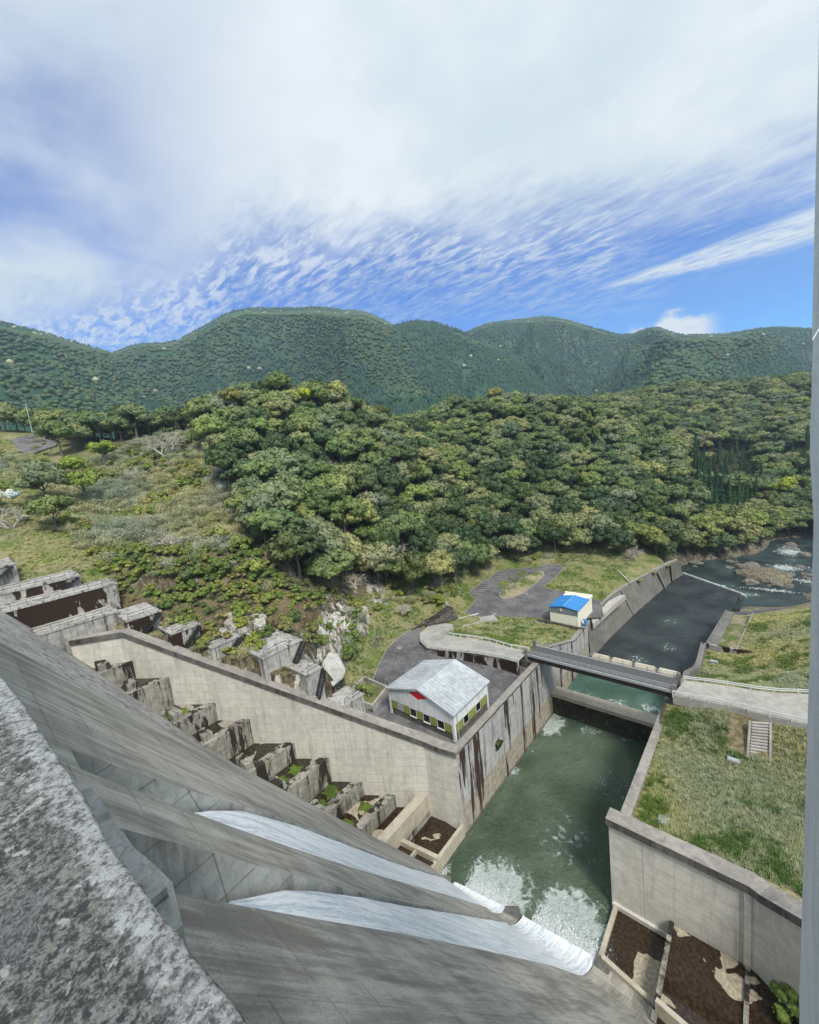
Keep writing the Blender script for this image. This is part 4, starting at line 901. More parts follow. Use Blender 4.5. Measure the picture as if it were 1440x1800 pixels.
M['fascia'] = plain('grey roof fascia', (.42, .47, .5), .5); mb.build('fascia', M['fascia'], rf)
mb = MB(); mb.tube([(vx1+.08, vy0+.9, vz), (vx1+.08, vy0+.9, ve)], [.07, .07], 8); mb.build('downpipe', M['fascia'], vh)
m9 = (vx1-.5-(vx0+.5))/9
for k in range(9):
    x0 = vx0+.5+m9*k; x1 = x0+m9; mb = MB()
    if k in (3, 5, 7):
        mb.box(x0+.08, x1-.08, vy0+.02, vy0+.14, 14.55, 15.95); w_ = mb.build('window', M['glass'], vh); mb = MB()
        for a in ((x0, x0+.08, 14.45, 16), (x1-.08, x1, 14.45, 16), (x0+.08, x1-.08, 14.45, 14.55), (x0+.08, x1-.08, 15.95, 16)): mb.box(a[0], a[1], vy0-.03, vy0+.14, a[2], a[3])
        mb.box(x0-.02, x1+.02, vy0-.12, vy0+.1, 14.36, 14.45); mb.build('frame', M['frame'], w_)
    else: mb.box(x0, x1, vy0+.0, vy0+.14, 14.45, 16.0); mb.build('wall_panel', M['coverlid' if k == 1 else 'olive'], vh)
m5 = (vy1-.5-(vy0+.5))/5
for k in range(5):
    y0 = vy0+.5+m5*k; y1 = y0+m5; mb = MB()
    if k in (1, 3):
        mb.box(vx1-.14, vx1-.02, y0+.3, y1-.3, 14.55, 15.95); w_ = mb.build('window', M['glass'], vh); mb = MB()
        for a in ((y0+.2, y0+.3, 14.45, 16), (y1-.3, y1-.2, 14.45, 16), (y0+.3, y1-.3, 14.45, 14.55), (y0+.3, y1-.3, 15.95, 16)): mb.box(vx1-.14, vx1+.03, a[0], a[1], a[2], a[3])
        mb.build('frame', M['frame'], w_)
    else: mb.box(vx1-.14, vx1, y0, y1, 14.45, 16.0); mb.build('wall_panel', M['olive'], vh)
q = [ay_(600+a/3.6, 1000+b/3.6, vy0-.03) for a, b in ((425, 780), (485, 827), (543, 823), (483, 779))]
mb = MB(); mb.add([*q, *[(a, vy0-.002, c) for a, b, c in q]], [(0, 1, 2, 3), (7, 6, 5, 4), (0, 4, 5, 1), (1, 5, 6, 2), (2, 6, 7, 3), (3, 7, 4, 0)])
mb.build('painted_emblem', M['red'], vh)

# ------------------------------------------------------------ pump house with the blue roof
P_ = PARK_Z; ph = empty('pump_house', (-41, 110, P_-.6), 'cream pump house with a bright blue roof beside the car park', 'building')
fl_, fr_ = az_(964, 1066, 14.6), az_(1017, 1073.5, 14.6); bl_, b_r = az_(984, 1046, 14.6), az_(1034, 1053, 14.6)
hx0, hx1, hy0, hy1 = fl_[0], fr_[0], (fl_[1]+fr_[1])/2, (bl_[1]+b_r[1])/2
hy2 = hy1+2.6
mb = MB(); mb.box(hx0+.2, hx1-.2, hy0+.2, hy2, 9.3, 14.3); mb.box(hx1-.5, hx1+.0, hy1, hy2+.3, 14.3, 14.9); mb.box(hx0+.2, hx1-.5, hy2-.2, hy2+.3, 14.3, 14.9)
mb.build('wall', M['yellow'], ph)
mb = MB(); hm = (hx0+hx1)/2
mb.add([(hx0, hy0, 14.35), (hm, hy0, 15.0), (hx1, hy0, 14.35), (hx0, hy1, 14.35), (hm, hy1, 15.0), (hx1, hy1, 14.35), (hx0, hy0, 14.6), (hm, hy0, 15.25), (hx1, hy0, 14.6), (hx0, hy1, 14.6), (hm, hy1, 15.25), (hx1, hy1, 14.6)],
       [(3, 4, 1, 0), (4, 5, 2, 1), (6, 7, 10, 9), (7, 8, 11, 10), (0, 1, 7, 6), (1, 2, 8, 7), (4, 3, 9, 10), (5, 4, 10, 11), (0, 6, 9, 3), (2, 5, 11, 8)])
r_ = mb.build('roof', M['blue'], ph)
mb = MB(); mb.beam((hm, hy0-.03, 15.29), (hm, hy1, 15.29), .25, .08); ym = (hy0+hy1)/2
mb.beam((hx0, ym, 14.64), (hm, ym, 15.28), .15, .05); mb.beam((hm, ym, 15.28), (hx1, ym, 14.64), .15, .05); mb.build('seam', M['bluejoint'], r_)
mb = MB(); mb.box(hx0+.19, hx1-.19, hy0+.17, hy0+.22, 12.9, 14.3); mb.build('painted_band', M['greyband'], ph)
mb = MB(); mb.box(hm-.9, hm-.4, hy0-.05, hy0+.17, 13.7, 14.4); mb.build('wall_lamp', M['frame'], ph)
bv = empty('valve', (hx1+1.0, hy0+2.5, 10), 'small blue valve and pipework at the right side of the pump house', 'valve')
mb = MB(); mb.tube([(hx1+.9, hy0+2, 10), (hx1+.9, hy0+2, 11.5)], [.25, .2], 10); mb.build('stem', M['bluevalve'], bv)
mb = MB(); mb.tube([(hx1+.9, hy0+1.2, 10.5), (hx1+.9, hy0+3.6, 10.5)], [.35, .35], 12); mb.tube([(hx1+.9, hy0+2, 11.5), (hx1+.9, hy0+2, 11.6)], [.6, .6], 12); mb.build('pipe', M['bluevalve'], bv)
mb = MB(); mb.wall([az_(945, 1088, 10.4), az_(1026, 1105, 10.4)][::-1], 8, -.4 if False else .45)
tag(mb.build('retaining_wall', M['cside']), 'low dark retaining wall in front of the blue roofed pump house', 'retaining wall')

# ------------------------------------------------------------ roads, yard, car park
drape('asphalt_yard', yard, M['asphalt'], .05, 3., flatz(YARD_Z))
drape('car_park', parking, M['asphalt'], .05, 3., flatz(PARK_Z))
mb = MB()
for p in parking: pass
n = len(parking)
for i in list(range(3, n-1)): mb.beam((*parking[i], PARK_Z+.1), (*parking[(i+1) % n], PARK_Z+.1), .2, .22)
for i in range(3, len(yard)-2): mb.beam((*yard[i], YARD_Z+.1), (*yard[i+1], YARD_Z+.1), .2, .22)
tag(mb.build('kerb', M['coping']), kind='structure')
M['paint'] = plain('worn white road paint', (.6, .6, .58), .8, 0, .15)
mb = MB()
pa, pb = Vector(az_(880, 1004, PARK_Z+.06)), Vector(az_(826, 1043, PARK_Z+.06))
for k in range(13):
    p = pb+(pa-pb)*k/12.; mb.beam(p, p+Vector((5, 1.5, 0)).normalized()*4.2, .12, .004)
tag(mb.build('parking_lines', M['paint']), kind='structure')
isl = [az_(a, b, PARK_Z+.3) for a, b in ((878, 1040), (876, 1047), (884, 1052.5), (900, 1051), (920, 1043), (945, 1023), (958, 1011), (955, 1004), (943, 1004), (915, 1018), (890, 1030))]
te = empty('traffic_island', (*isl[3][:2], PARK_Z), 'oval grass island with a kerb in the middle of the car park', 'traffic island')
mb = MB(); mb.prism(isl, PARK_Z, PARK_Z+.32); mb.build('kerb', M['coping'], te)
cx_ = sum(p[0] for p in isl)/len(isl); cy_ = sum(p[1] for p in isl)/len(isl)
mb = MB(); mb.prism([(cx_+(p[0]-cx_)*.93, cy_+(p[1]-cy_)*.93) for p in isl], PARK_Z+.3, PARK_Z+.42); mb.build('grass_top', M['rground'], te)
for px_, py_, Z_, lab in ((703, 1138.5, YARD_Z, 'white ringed manhole on the asphalt behind the white roofed building'), (925, 1043.5, PARK_Z, 'pale manhole ring in the car park beside the grass island'), (869, 1079, PARK_Z, 'pale manhole ring at the top of the concrete ramp')):
    p = az_(px_, py_, Z_+.06); mb = MB(); n = 20
    mb.add([(p[0]+r*math.cos(2*math.pi*k/n), p[1]+r*math.sin(2*math.pi*k/n), Z_+zz_) for r, zz_ in ((.55, .05), (.55, .085), (.38, .085)) for k in range(n)], [(j*n+k, j*n+(k+1) % n, (j+1)*n+(k+1) % n, (j+1)*n+k) for j in range(2) for k in range(n)])
    e = empty('manhole', (p[0], p[1], Z_), lab, 'manhole'); mb.build('ring', M['paint'], e)
    mb = MB(); mb.tube([(p[0], p[1], Z_+.05), (p[0], p[1], Z_+.08)], [.37, .37], 18); mb.build('cover', M['lip'], e)
def ribbon(name, pairs, mat, skirt=1.5):
    mb = MB(); V = []
    for a, b in pairs: V += [a, b, (a[0], a[1], a[2]-skirt), (b[0], b[1], b[2]-skirt)]
    F = []
    for i in range(len(pairs)-1):
        o = 4*i; F += [(o, o+1, o+5, o+4), (o, o+4, o+6, o+2), (o+1, o+3, o+7, o+5)]
    mb.add(V, F); return tag(mb.build(name, mat), kind='structure')
rp_ = [(az_(*a, z), az_(*b, z)) for a, b, z in RAMP]
ribbon('concrete_ramp', rp_, M['road'], .5)
mb = MB(); low = [p[0] for p in rp_[:7]]
mb.wall([(p[0], p[1], p[2]-.12) for p in low], 12.2, .5)
tag(mb.build('ramp_wall', M['blockdark']), 'dark stained retaining wall under the curved concrete ramp', 'retaining wall')
def guardrail(pts, label, h=.75, step=2., mat='rail', group='white guard rails along the concrete roads', rows=1):
    pts = [Vector(p) for p in pts]; e = empty('guard_rail', pts[0], label, 'guard rail', group)
    mb = MB()
    for a, b in zip(pts[:-1], pts[1:]):
        for k in range(rows):
            z = h-.12-k*.3; mb.beam(a+Vector((0, 0, z)), b+Vector((0, 0, z)), .06, .26 if rows == 1 else .12)
    mb.build('rail', M[mat], e); d = 0; acc = 0
    for a, b in zip(pts[:-1], pts[1:]):
        L_ = (b-a).length
        while acc <= L_:
            p = a+(b-a)*acc/L_; mb = MB(); mb.box(p.x-.06, p.x+.06, p.y-.06, p.y+.06, p.z-.3, p.z+h); mb.build('post', M[mat], e); acc += step
        acc -= L_
inn = [p[1] for p in rp_[:8]]
guardrail(inn, 'white guard rail curving along the grass side of the concrete ramp', .8)
guardrail([(p[0]+.1, p[1]+.2, p[2]) for p in low], 'white posted guard rail along the yard side of the concrete ramp', .9, 1.9, rows=2)
guardrail([az_(808, 1091, 11.8), az_(842, 1082, 10.9)], 'short white guard rail at the upper end of the ramp by the stone bank', .8)
RR = [((1183, 1222), (1203, 1196), 16.02), ((1215, 1228), (1240, 1200), 16.02), ((1262, 1237), (1290, 1207), 16.05), ((1300, 1245), (1330, 1214), 16.1), ((1345, 1257), (1370, 1218), 16.15), ((1440, 1278), (1440, 1221), 16.3), ((1600, 1310), (1600, 1228), 16.8)]
rr_ = [(az_(*a, z), az_(*b, z)) for a, b, z in RR]
ribbon('concrete_road', rr_, M['road'], 1.6)
guardrail([(p[1][0], p[1][1]+.1, p[1][2]) for p in rr_], 'white guard rail on the far side of the concrete road right of the bridge', .8, 3., rows=2)
guardrail([(p[0][0], p[0][1], p[0][2]) for p in rr_], 'white guard rail on the near side of the concrete road right of the bridge', .85, 2.4, rows=1)
# stone pitched bank
def stone_mat():
    m, t, b = new_mat('brown cobble pitching'); p = pos(t); v = t.node('ShaderNodeTexVoronoi'); t.link(p, v.inputs['Vector']); v.inputs['Scale'].default_value = 2.2
    t.link(t.mix(t.ramp(v.outputs[0], .15, .55), t.mix(.5, (.16, .12, .09), v.outputs[1]), (.03, .022, .016)), b.inputs['Base Color'])
    c = t.mix(t.ramp(v.outputs[0], .1, .5), (.19, .15, .12), (.035, .026, .02)); t.link(c, b.inputs['Base Color']); bump(t, b, t.math('SUBTRACT', 1, v.outputs[0]), .2); return m
M['stone'] = stone_mat()
sp_ = [az_(722, 1107, 13.4), az_(745, 1099, 13.4), az_(775, 1093, 13.2), az_(802, 1089, 12.6), az_(805, 1084, 12.8), az_(797, 1068, 15.2), az_(786, 1064, 16.4), az_(765, 1080, 15.6), az_(745, 1092, 14.4)]
mb = MB(); c0 = np.mean(np.array(sp_), 0); mb.add([*sp_, tuple(c0), *[(a, b, c-1.2) for a, b, c in sp_]], [(i, (i+1) % 9, 9) for i in range(9)]+[(i, 10+i, 10+(i+1) % 9, (i+1) % 9) for i in range(9)])
tag(mb.build('stone_bank', M['stone']), 'brown cobbled bank between the grass mound and the concrete ramp', 'stone bank')

# ------------------------------------------------------------ right bank furniture
st = empty('bank_stair', (-1.6, 70, 12.5), 'steep concrete stair between two kerbs up to the concrete road', 'stair')
ta, tb_ = Vector(az_(1322, 1270, 15.7)), Vector(az_(1352, 1272, 15.7)); ba, bb = Vector(az_(1318, 1332, 12.7)), Vector(az_(1351, 1338, 12.7))
for k in range(13):
    f = k/12.; a = ba+(ta-ba)*f; b = bb+(tb_-bb)*f
    mb = MB(); mb.beam(a, b, .30, .16); mb.build('step', M['road'], st)
for a, b in ((ba, ta), (bb, tb_)):
    mb = MB(); s_ = -.2 if a is ba else .2; mb.beam(a+Vector((s_, -.3, .05)), b+Vector((s_, .1, .05)), .28, .45); mb.build('side_kerb', M['coping'], st)
mb = MB(); mb.add([tuple(ba+Vector((0, -.3, -.18))), tuple(bb+Vector((0, -.3, -.18))), tuple(tb_+Vector((0, 0, -.18))), tuple(ta+Vector((0, 0, -.18)))], [(0, 1, 2, 3)]); mb.build('stair_bed', M['cside'], st)
for (x, y, z, w, d, lab) in ((1167, 1442, 12.15, 1.2, 1.3, 'grey drain lid beside the coping at the corner of the right wall'), (1206, 1305, 12.55, 1.5, .9, 'blue grey drain lid in the dry grass below the road'), (1290, 1335, 12.9, 1.2, .6, 'small grey drain lid near the foot of the concrete stair'), (1255, 1162, 6.95, 1.3, .8, 'pale drain lid behind the short cross wall')):
    p = az_(x, y, z+.1); e = empty('drain_pit', (p[0], p[1], z), lab, 'drain'); mb = MB(); mb.box(p[0]-w/2-.12, p[0]+w/2+.12, p[1]-d/2-.12, p[1]+d/2+.12, z-.6, z+.08); mb.build('pit_frame', M['coping'], e)
    mb = MB(); mb.box(p[0]-w/2, p[0]+w/2, p[1]-d/2, p[1]+d/2, z+.08, z+.15); mb.build('lid', M['coverlid'], e)
mb = MB(); mb.beam((-12.2, 67.3, 12.55), (-2.6, 68.0, 12.75), .35, .25); tag(mb.build('drain_channel', M['coping']), 'thin concrete drain channel across the right hand grass', 'drain')
# lower apron beyond the cross wall
mb = MB(); mb.prism([(-11.5, 113.2), (-9.0, 113.2), (-6.6, 141), (-8.6, 141.5)], -3, 5.3); mb.prism([(-11.5, 113.2), (-11.1, 113.2), (-8.2, 141.5), (-8.6, 141.5)], 5.3, 5.5)
tag(mb.build('river_wall', M['revet']), 'grey river wall with a broad flat top on the right bank', 'retaining wall')
mb = MB(); mb.prism([(-5.2, 114, 0), (-4.9, 114, 0), (-2.4, 139, 0), (-2.7, 139, 0)], 4, 6.6); tag(mb.build('edging_wall', M['coping']), 'thin pale kerb running up the far right bank grass', 'edging wall')
drape('river_path', [(-8.2, 142), (-4, 141), (1, 149), (4, 156), (1.5, 157), (-3, 152), (-7, 150)], M['asphalt'], .12, 1.2, hR)

# left revetment
rv = empty('revetment', (-36, 110, 0), 'curved sloping grey revetment along the left bank of the dark river', 'revetment')
tp = np.array([(-35.7, 106.2, 9.6), (-37.6, 118, 8.4), (-37.2, 127, 8.3), (-36.6, 136, 8.3), (-34.2, 149, 8.3), (-31.4, 160, 8.3), (-27.4, 176, 8.2), (-25.8, 181, 8.0)]); bt = np.array([(-35.0, 106.2, -3), (-34.3, 118, -3), (-33.4, 127, -3), (-32.2, 138, -3), (-30.4, 152, -3), (-28.6, 166, -3), (-26, 184, -3), (-24.5, 190, -3)])
mb = MB(); mb.add([*map(tuple, tp), *map(tuple, bt)], [(i, i+1, 9+i, 8+i) for i in range(7)]); mb.build('slope_face', M['revet'], rv)
mb = MB(); mb.wall([tuple(p+np.array([0, 0, .12])) for p in tp][::-1], [p[2]-.5 for p in tp][::-1], .9); mb.build('coping', M['coping'], rv)
for k in (3, 5):
    for f in (.3,):
        a = tp[k]*(1-f)+tp[k+1]*f; b = bt[k]*(1-f)+bt[k+1]*f; mb = MB(); mb.beam((a[0]+.1, a[1], a[2]+.1), (b[0]+.1, b[1], b[2]), .9, .35); mb.build('rib', M['road'], rv)
mb = MB(); q = [az_(a, b, 9.3) for a, b in ((1043, 1098), (1082, 1062), (1100, 1047), (1090, 1047), (1070, 1058), (1040, 1090))]
M['pale'] = concrete('pale slab', (.52, .50, .46), (.4, .38, .35), (.2, .18, .15), stain=.25, seed=51.)
mb.prism([(p[0], p[1]) for p in q], 8, 9.55); tag(mb.build('path_slab', M['pale']), 'pale concrete path slabs behind the revetment beside the pump house', 'path slab')
lg = [Vector(rg_(1086, 981, 158)), Vector(rg_(1097, 988, 154)), Vector(rg_(1108, 997, 150))]
lg = [Vector((p.x, p.y, float(hT(p.x, p.y))+.4)) for p in lg]
mb = MB(); mb.tube(lg, [.22, .28, .2], 7); mb.tube([lg[1], lg[1]+Vector((1.5, 1.2, .5))], [.12, .05], 5); tag(mb.build('fallen_log', M['pale'], smooth=True), 'white fallen log on the grass above the revetment', 'log')
# second weir across the river
mb = MB(); mb.wall([(-25.2, 189.8, .02), (-6.2, 172.6, .02)], -4, -.8 if False else .7); tag(mb.build('river_weir', M['lip']), 'low oblique weir with white water where the river turns rocky', 'weir')
mb = MB()
for _ in range(2600):
    f = random.random(); s = abs(random.gauss(0, 1)); drop(-25.2+19*f+s*.8, 190.2-17.2*f+s*.9, max(-1.6, .15-s*.9)+random.gauss(0, .08), random.uniform(.08, .28))
tag(mb.build('weir_foam', M['foam']), 'line of white water spilling over the far oblique weir', 'foam', kind='stuff')
mb = MB()
for (fx, fy, n, rx, ry) in ((6, 214, 500, 5, 3), (8, 242, 500, 3, 7), (12, 198, 260, 4, 1.5), (2, 184, 300, 6, .8)):
    for _ in range(n): drop(fx+random.gauss(0, rx)*.6, fy+random.gauss(0, ry)*.6, -1.5+random.random()*.25, random.uniform(.08, .3))
tag(mb.build('rapids_foam', M['foam']), 'white water among the rocks of the far rapids', 'foam', kind='stuff')
# boulders
for k in range(46):
    p = az_(*random.choice([(random.uniform(1200, 1330), random.uniform(978, 998)), (random.uniform(1290, 1420), random.uniform(955, 1000)), (random.uniform(1310, 1420), random.uniform(1003, 1032))]), -1.5)
    r = random.uniform(.5, 1.9); mb = MB(); n, mrow = 9, 5; V = []
    for j in range(mrow+1):
        th = math.pi*.55*j/mrow
        for a in range(n): q_ = r*(1+.35*(random.random()-.5)); V.append((p[0]+q_*1.3*math.sin(th+.05)*math.cos(2*math.pi*a/n), p[1]+q_*math.sin(th+.05)*math.sin(2*math.pi*a/n), -1.9+q_*.75*math.cos(th)+r*.2))
    mb.add(V, [(j*n+a, (j+1)*n+a, (j+1)*n+(a+1) % n, j*n+(a+1) % n) for j in range(mrow) for a in range(n)]+[tuple(range(n))])
    tag(mb.build('boulder', M['rock']), 'grey brown boulder among the rapids of the rocky river', 'boulder', 'boulders in the rocky river')
# river island
X, Y = np.meshgrid(np.linspace(-1, 1, 40), np.linspace(-1, 1, 40)); ic = az_(1345, 1012, -1.6)
R_ = np.hypot(X, Y)*(1+.5*(fbm(X*3, Y*3, 1., 3, 8)-.5)); tag(grid_obj('river_island', np.stack([ic[0]+X*9-Y*3, ic[1]+Y*9, -3+3.2*np.clip(1-R_**2, 0, 1)**.5+fbm(X*6, Y*6, 1, 3, 4)*.8*(R_ < .9)], -1), M['rground']), kind='structure')
# far left road patch and utility pole
q = [rg_(14, 757, 238), rg_(70, 757, 246), rg_(102, 766, 240), rg_(98, 778, 226), rg_(30, 775, 222)]
drape('hill_road', q, M['asphalt'], .5, 4.)
up = empty('utility_pole', rg_(57, 760, 247), 'thin utility pole with a crossarm at the far left above the trees', 'utility pole')
b0 = Vector(up.location); mb = MB(); mb.tube([b0-Vector((0, 0, 2)), b0+Vector((0, 0, 12.8))], [.2, .13], 8); mb.build('pole', M['pale'], up)
mb = MB(); mb.beam(b0+Vector((-.3, -1.1, 12)), b0+Vector((.3, 1.1, 12)), .14, .14); mb.beam(b0+Vector((-.2, -.8, 11)), b0+Vector((.2, .8, 11)), .12, .12); mb.build('crossarm', M['railgrey'], up)

# ------------------------------------------------------------ vegetation
ico = {}
def icosphere(sub):
    if sub not in ico:
        import bmesh
        b = bmesh.new(); bmesh.ops.create_icosphere(b, subdivisions=sub, radius=1.); b.verts.index_update()
        ico[sub] = (np.array([v.co[:] for v in b.verts]), np.array([[v.index for v in f.verts] for f in b.faces])); b.free()
    return ico[sub]
def mesh_np(name, V, T, Q, mats, mt=None, mq=None, smooth_t=True):
    """triangles T and quads Q"""
    me = bpy.data.meshes.new(name); nv = len(V); me.vertices.add(nv); me.vertices.foreach_set('co', V.astype(np.float32).ravel())
    loops = np.r_[T.ravel(), Q.ravel()].astype(np.int32); me.loops.add(len(loops)); me.loops.foreach_set('vertex_index', loops)
    nt, nq = len(T), len(Q); me.polygons.add(nt+nq)
    me.polygons.foreach_set('loop_start', np.r_[np.arange(nt)*3, nt*3+np.arange(nq)*4].astype(np.int32))
    me.polygons.foreach_set('loop_total', np.r_[np.full(nt, 3), np.full(nq, 4)].astype(np.int32))
    for m in mats: me.materials.append(m)
    if len(mats) > 1: me.polygons.foreach_set('material_index', np.r_[mt, mq].astype(np.int32))
    me.update(calc_edges=True)
    me.polygons.foreach_set('use_smooth', [True]*nt+[False]*nq)
    return me
def leaves(r, C_, N_, size, tilt=.5, asp=.8):
    n = len(C_); J = r.normal(size=(n, 3))*tilt; d = N_+J; d /= np.linalg.norm(d, axis=1)[:, None]
    a = np.cross(d, r.normal(size=(n, 3))); a /= np.linalg.norm(a, axis=1)[:, None]; b = np.cross(d, a)
    s = (size*r.uniform(.6, 1.35, n))[:, None]; a = a*s; b = b*s*asp
    V = np.stack([C_-a-b*.6, C_+a*.2-b, C_+a+b*.5, C_-a*.3+b], 1).reshape(-1, 3); return V, np.arange(4*n).reshape(-1, 4)
def crown(name, mat, R=4., Ht=5., nl=26, leaf=.34, per=75, seed=0, trunk=3., flat=.75, core=.9, bark='bark', spread=1., lob=(.24, .40), trunkr=.2):
    r = np.random.default_rng(seed); Vs, Ts, Qs, off = [], [], [], 0
    iv, it = icosphere(2); cs, rs = [], []
    for k in range(nl):
        ph = r.uniform(0, 2*math.pi); ct = r.uniform(-.25, 1.)**1.0; st_ = math.sqrt(max(0, 1-ct*ct)); q = r.uniform(.55, .82)
        c = np.array([math.cos(ph)*st_*R*q*spread, math.sin(ph)*st_*R*q*spread, Ht*.42+ct*Ht*q*.62]); cs.append(c); rs.append(R*r.uniform(*lob))
    cs = np.array(cs); rs = np.array(rs)
    for k in range(nl):
        sc = np.array([rs[k], rs[k], rs[k]*flat])
        nz = 1+(vnoise(iv[:, 0]*2.3+k, iv[:, 1]*2.3+iv[:, 2]*3.1, seed)-.5)*.5
        Vs.append(cs[k]+iv*sc*core*nz[:, None]*.92); Ts.append(it+off); off += len(iv)
    LC, LN = [], []
    for k in range(nl):
        d = r.normal(size=(per, 3)); d /= np.linalg.norm(d, axis=1)[:, None]; d = d[d[:, 2] > -.45]
        p = cs[k]+d*np.array([rs[k], rs[k], rs[k]*flat])*r.uniform(.88, 1.12, (len(d), 1))
        dist = np.linalg.norm((p[:, None]-cs[None])/np.stack([rs, rs, rs*flat], -1)[None], axis=2); dist[:, k] = 9; keep = dist.min(1) > .86
        LC.append(p[keep]); LN.append(d[keep])
    V, Q = leaves(r, np.concatenate(LC), np.concatenate(LN), leaf); Vs.append(V); Qs.append(Q+off); off += len(V)
    T = np.concatenate(Ts); Q = np.concatenate(Qs); n0 = len(Q)
    # trunk with a few limbs
    mb = MB(); mb.tube([(0, 0, -trunk), (.1, .05, -trunk*.4), (.0, .1, Ht*.3)], [trunkr*1.3, trunkr, trunkr*.6], 6)
    for k in range(4): c = cs[r.integers(nl)]; mb.tube([(0, .05, 0), tuple(c*.55), tuple(c*.92)], [trunkr*.55, trunkr*.35, trunkr*.12], 5)
    tv = np.array(mb.v); quads = np.array([f for f in mb.f if len(f) == 4]); Vs.append(tv); Q = np.concatenate([Q, quads+off])
    mt = np.zeros(len(T)); mq = np.r_[np.zeros(n0), np.ones(len(quads))]
    V = np.concatenate(Vs); V[:, 2] += trunk
    return mesh_np(name, V, T, Q, [mat, M[bark]], mt, mq)
def conifer(name, mat, Ht=11., R=2.3, seed=0, per=1100):
    r = np.random.default_rng(seed); h = r.uniform(0, 1, per)**.8; ang = r.uniform(0, 2*math.pi, per)
    tier = .75+.25*np.sin(h*38); rad = R*(1-h)**.85*tier*r.uniform(.45, 1., per)
    C_ = np.stack([rad*np.cos(ang), rad*np.sin(ang), 1.2+h*(Ht-1.2)-rad*.25], 1); N_ = np.stack([np.cos(ang), np.sin(ang), np.full(per, .9)], 1)
    V, Q = leaves(r, C_, N_/1.35, .36, .45, .6); n0 = len(Q)
    iv, it = icosphere(2); core = iv*np.array([R*.55, R*.55, Ht*.47]); core[:, :2] *= (1-np.clip((iv[:, 2:]+.6)/1.7, 0, .95)); core[:, 2] += Ht*.52
    mb = MB(); mb.tube([(0, 0, 0), (0, 0, Ht*.5)], [.22, .1], 6); quads = np.array([f for f in mb.f if len(f) == 4])
    VV = np.concatenate([V, core, np.array(mb.v)]); Q = np.concatenate([Q, quads+len(V)+len(core)])
    return mesh_np(name, VV, it+len(V), Q, [mat, M['bark']], np.zeros(len(it)), np.r_[np.zeros(n0), np.ones(len(quads))])
def blob(name, mat, seed=0, pointed=False, sub=2):
    iv, it = icosphere(sub); r = np.random.default_rng(seed); v = iv.copy()
    n = 1+.55*(vnoise(v[:, 0]*2.1+seed, v[:, 1]*2.1+v[:, 2]*2.9, seed)-.5); v *= n[:, None]
    if pointed: v[:, :2] *= (1.05-np.clip((v[:, 2:]+.5)/1.6, 0, .97)); v[:, 2] *= 1.7
    else: v[:, 2] *= .8
    return mesh_np(name, v, it, np.zeros((0, 4), int), [mat])
def bare(name, mat, Ht=6., seed=0, spread=1., depth=5, r0=.16):
    r = random.Random(seed); mb = MB()
    def grow(p, d, L_, rad, k):
        q = p+d*L_*.5+Vector((r.gauss(0, .05), r.gauss(0, .05), 0))*L_; e = q+(d+Vector((r.gauss(0, .18), r.gauss(0, .18), r.gauss(0, .1)))).normalized()*L_*.5
        mb.tube([p, q, e], [rad, rad*.82, rad*.62], 4 if k > 1 else 6)
        if k >= depth: return
        for _ in range(3 if k < 3 else r.choice((2, 3))):
            nd = (d+Vector((r.gauss(0, .62)*spread, r.gauss(0, .62)*spread, r.gauss(.05, .35)))).normalized(); nd.z = max(nd.z, -.1)
            grow(e if r.random() < .6 else q, nd, L_*r.uniform(.62, .85), rad*.58, k+1)
    for k in range(3): grow(Vector((0, 0, -.4)), Vector((r.gauss(0, .4)*spread, r.gauss(0, .4)*spread, 1)).normalized(), Ht*.33, r0, 0)
    V = np.array(mb.v); quads = np.array([f for f in mb.f if len(f) == 4])
    return mesh_np(name, V, np.zeros((0, 3), int), quads, [mat])
def put(name, me, loc, s=1., rz=None, label=None, cat=None, group=None, sz=None):
    o = bpy.data.objects.new(name, me); COL.objects.link(o); o.location = loc
    o.rotation_euler = (0, 0, random.uniform(0, 6.28) if rz is None else rz); o.scale = (s, s, s*(sz or 1.))
    return tag(o, label, cat, group)
PR = {}
PR['broad'] = [crown('evergreen_tree', L['broad'], 4.3, 5., 26, .33, 80, k, flat=.72) for k in range(5)]
PR['shade'] = [crown('evergreen_tree', L['shade'], 4., 5.6, 22, .32, 75, 20+k, flat=.8) for k in range(3)]
PR['conifer'] = [conifer('cedar_tree', L['conifer'], 12, 2.5, k) for k in range(3)]
PR['bamboo'] = [crown('bamboo_clump', L['bamboo'], 2.4, 7.5, 18, .30, 60, 30+k, flat=1.5, spread=.8, lob=(.2, .32)) for k in range(2)]
PR['shrub'] = [crown('shrub', L['shrub'], 1.7, 1.9, 12, .15, 70, 40+k, trunk=.3, flat=.75, trunkr=.05) for k in range(3)]
def brush(name, mat, seed, R=1.6, Ht=2., n=420):
    r = np.random.default_rng(seed); a = r.uniform(0, 6.283, n); q = r.uniform(0, 1, n)**.6; b = np.stack([np.cos(a)*q*R*.75, np.sin(a)*q*R*.75, -.1+0*a], 1)
    t_ = b+np.stack([np.cos(a)*q*R*.45+r.normal(0, .35, n), np.sin(a)*q*R*.45+r.normal(0, .35, n), Ht*(1.05-.5*q)*r.uniform(.6, 1.15, n)], 1)
    w = np.stack([-np.sin(a), np.cos(a), 0*a], 1)*r.uniform(.02, .05, n)[:, None]; m_ = (b+t_)/2+r.normal(0, .12, (n, 3))
    V = np.stack([b-w, b+w, m_+w, m_-w, m_-w, m_+w, t_+w*.5, t_-w*.5], 1).reshape(-1, 3); Q = np.arange(8*n).reshape(-1, 4)
    LV, LQ = leaves(r, t_+r.normal(0, .18, (n, 3)), r.normal(size=(n, 3)), .10, .4); return mesh_np(name, np.concatenate([V, LV]), np.zeros((0, 3), int), np.concatenate([Q, LQ+len(V)]), [mat])
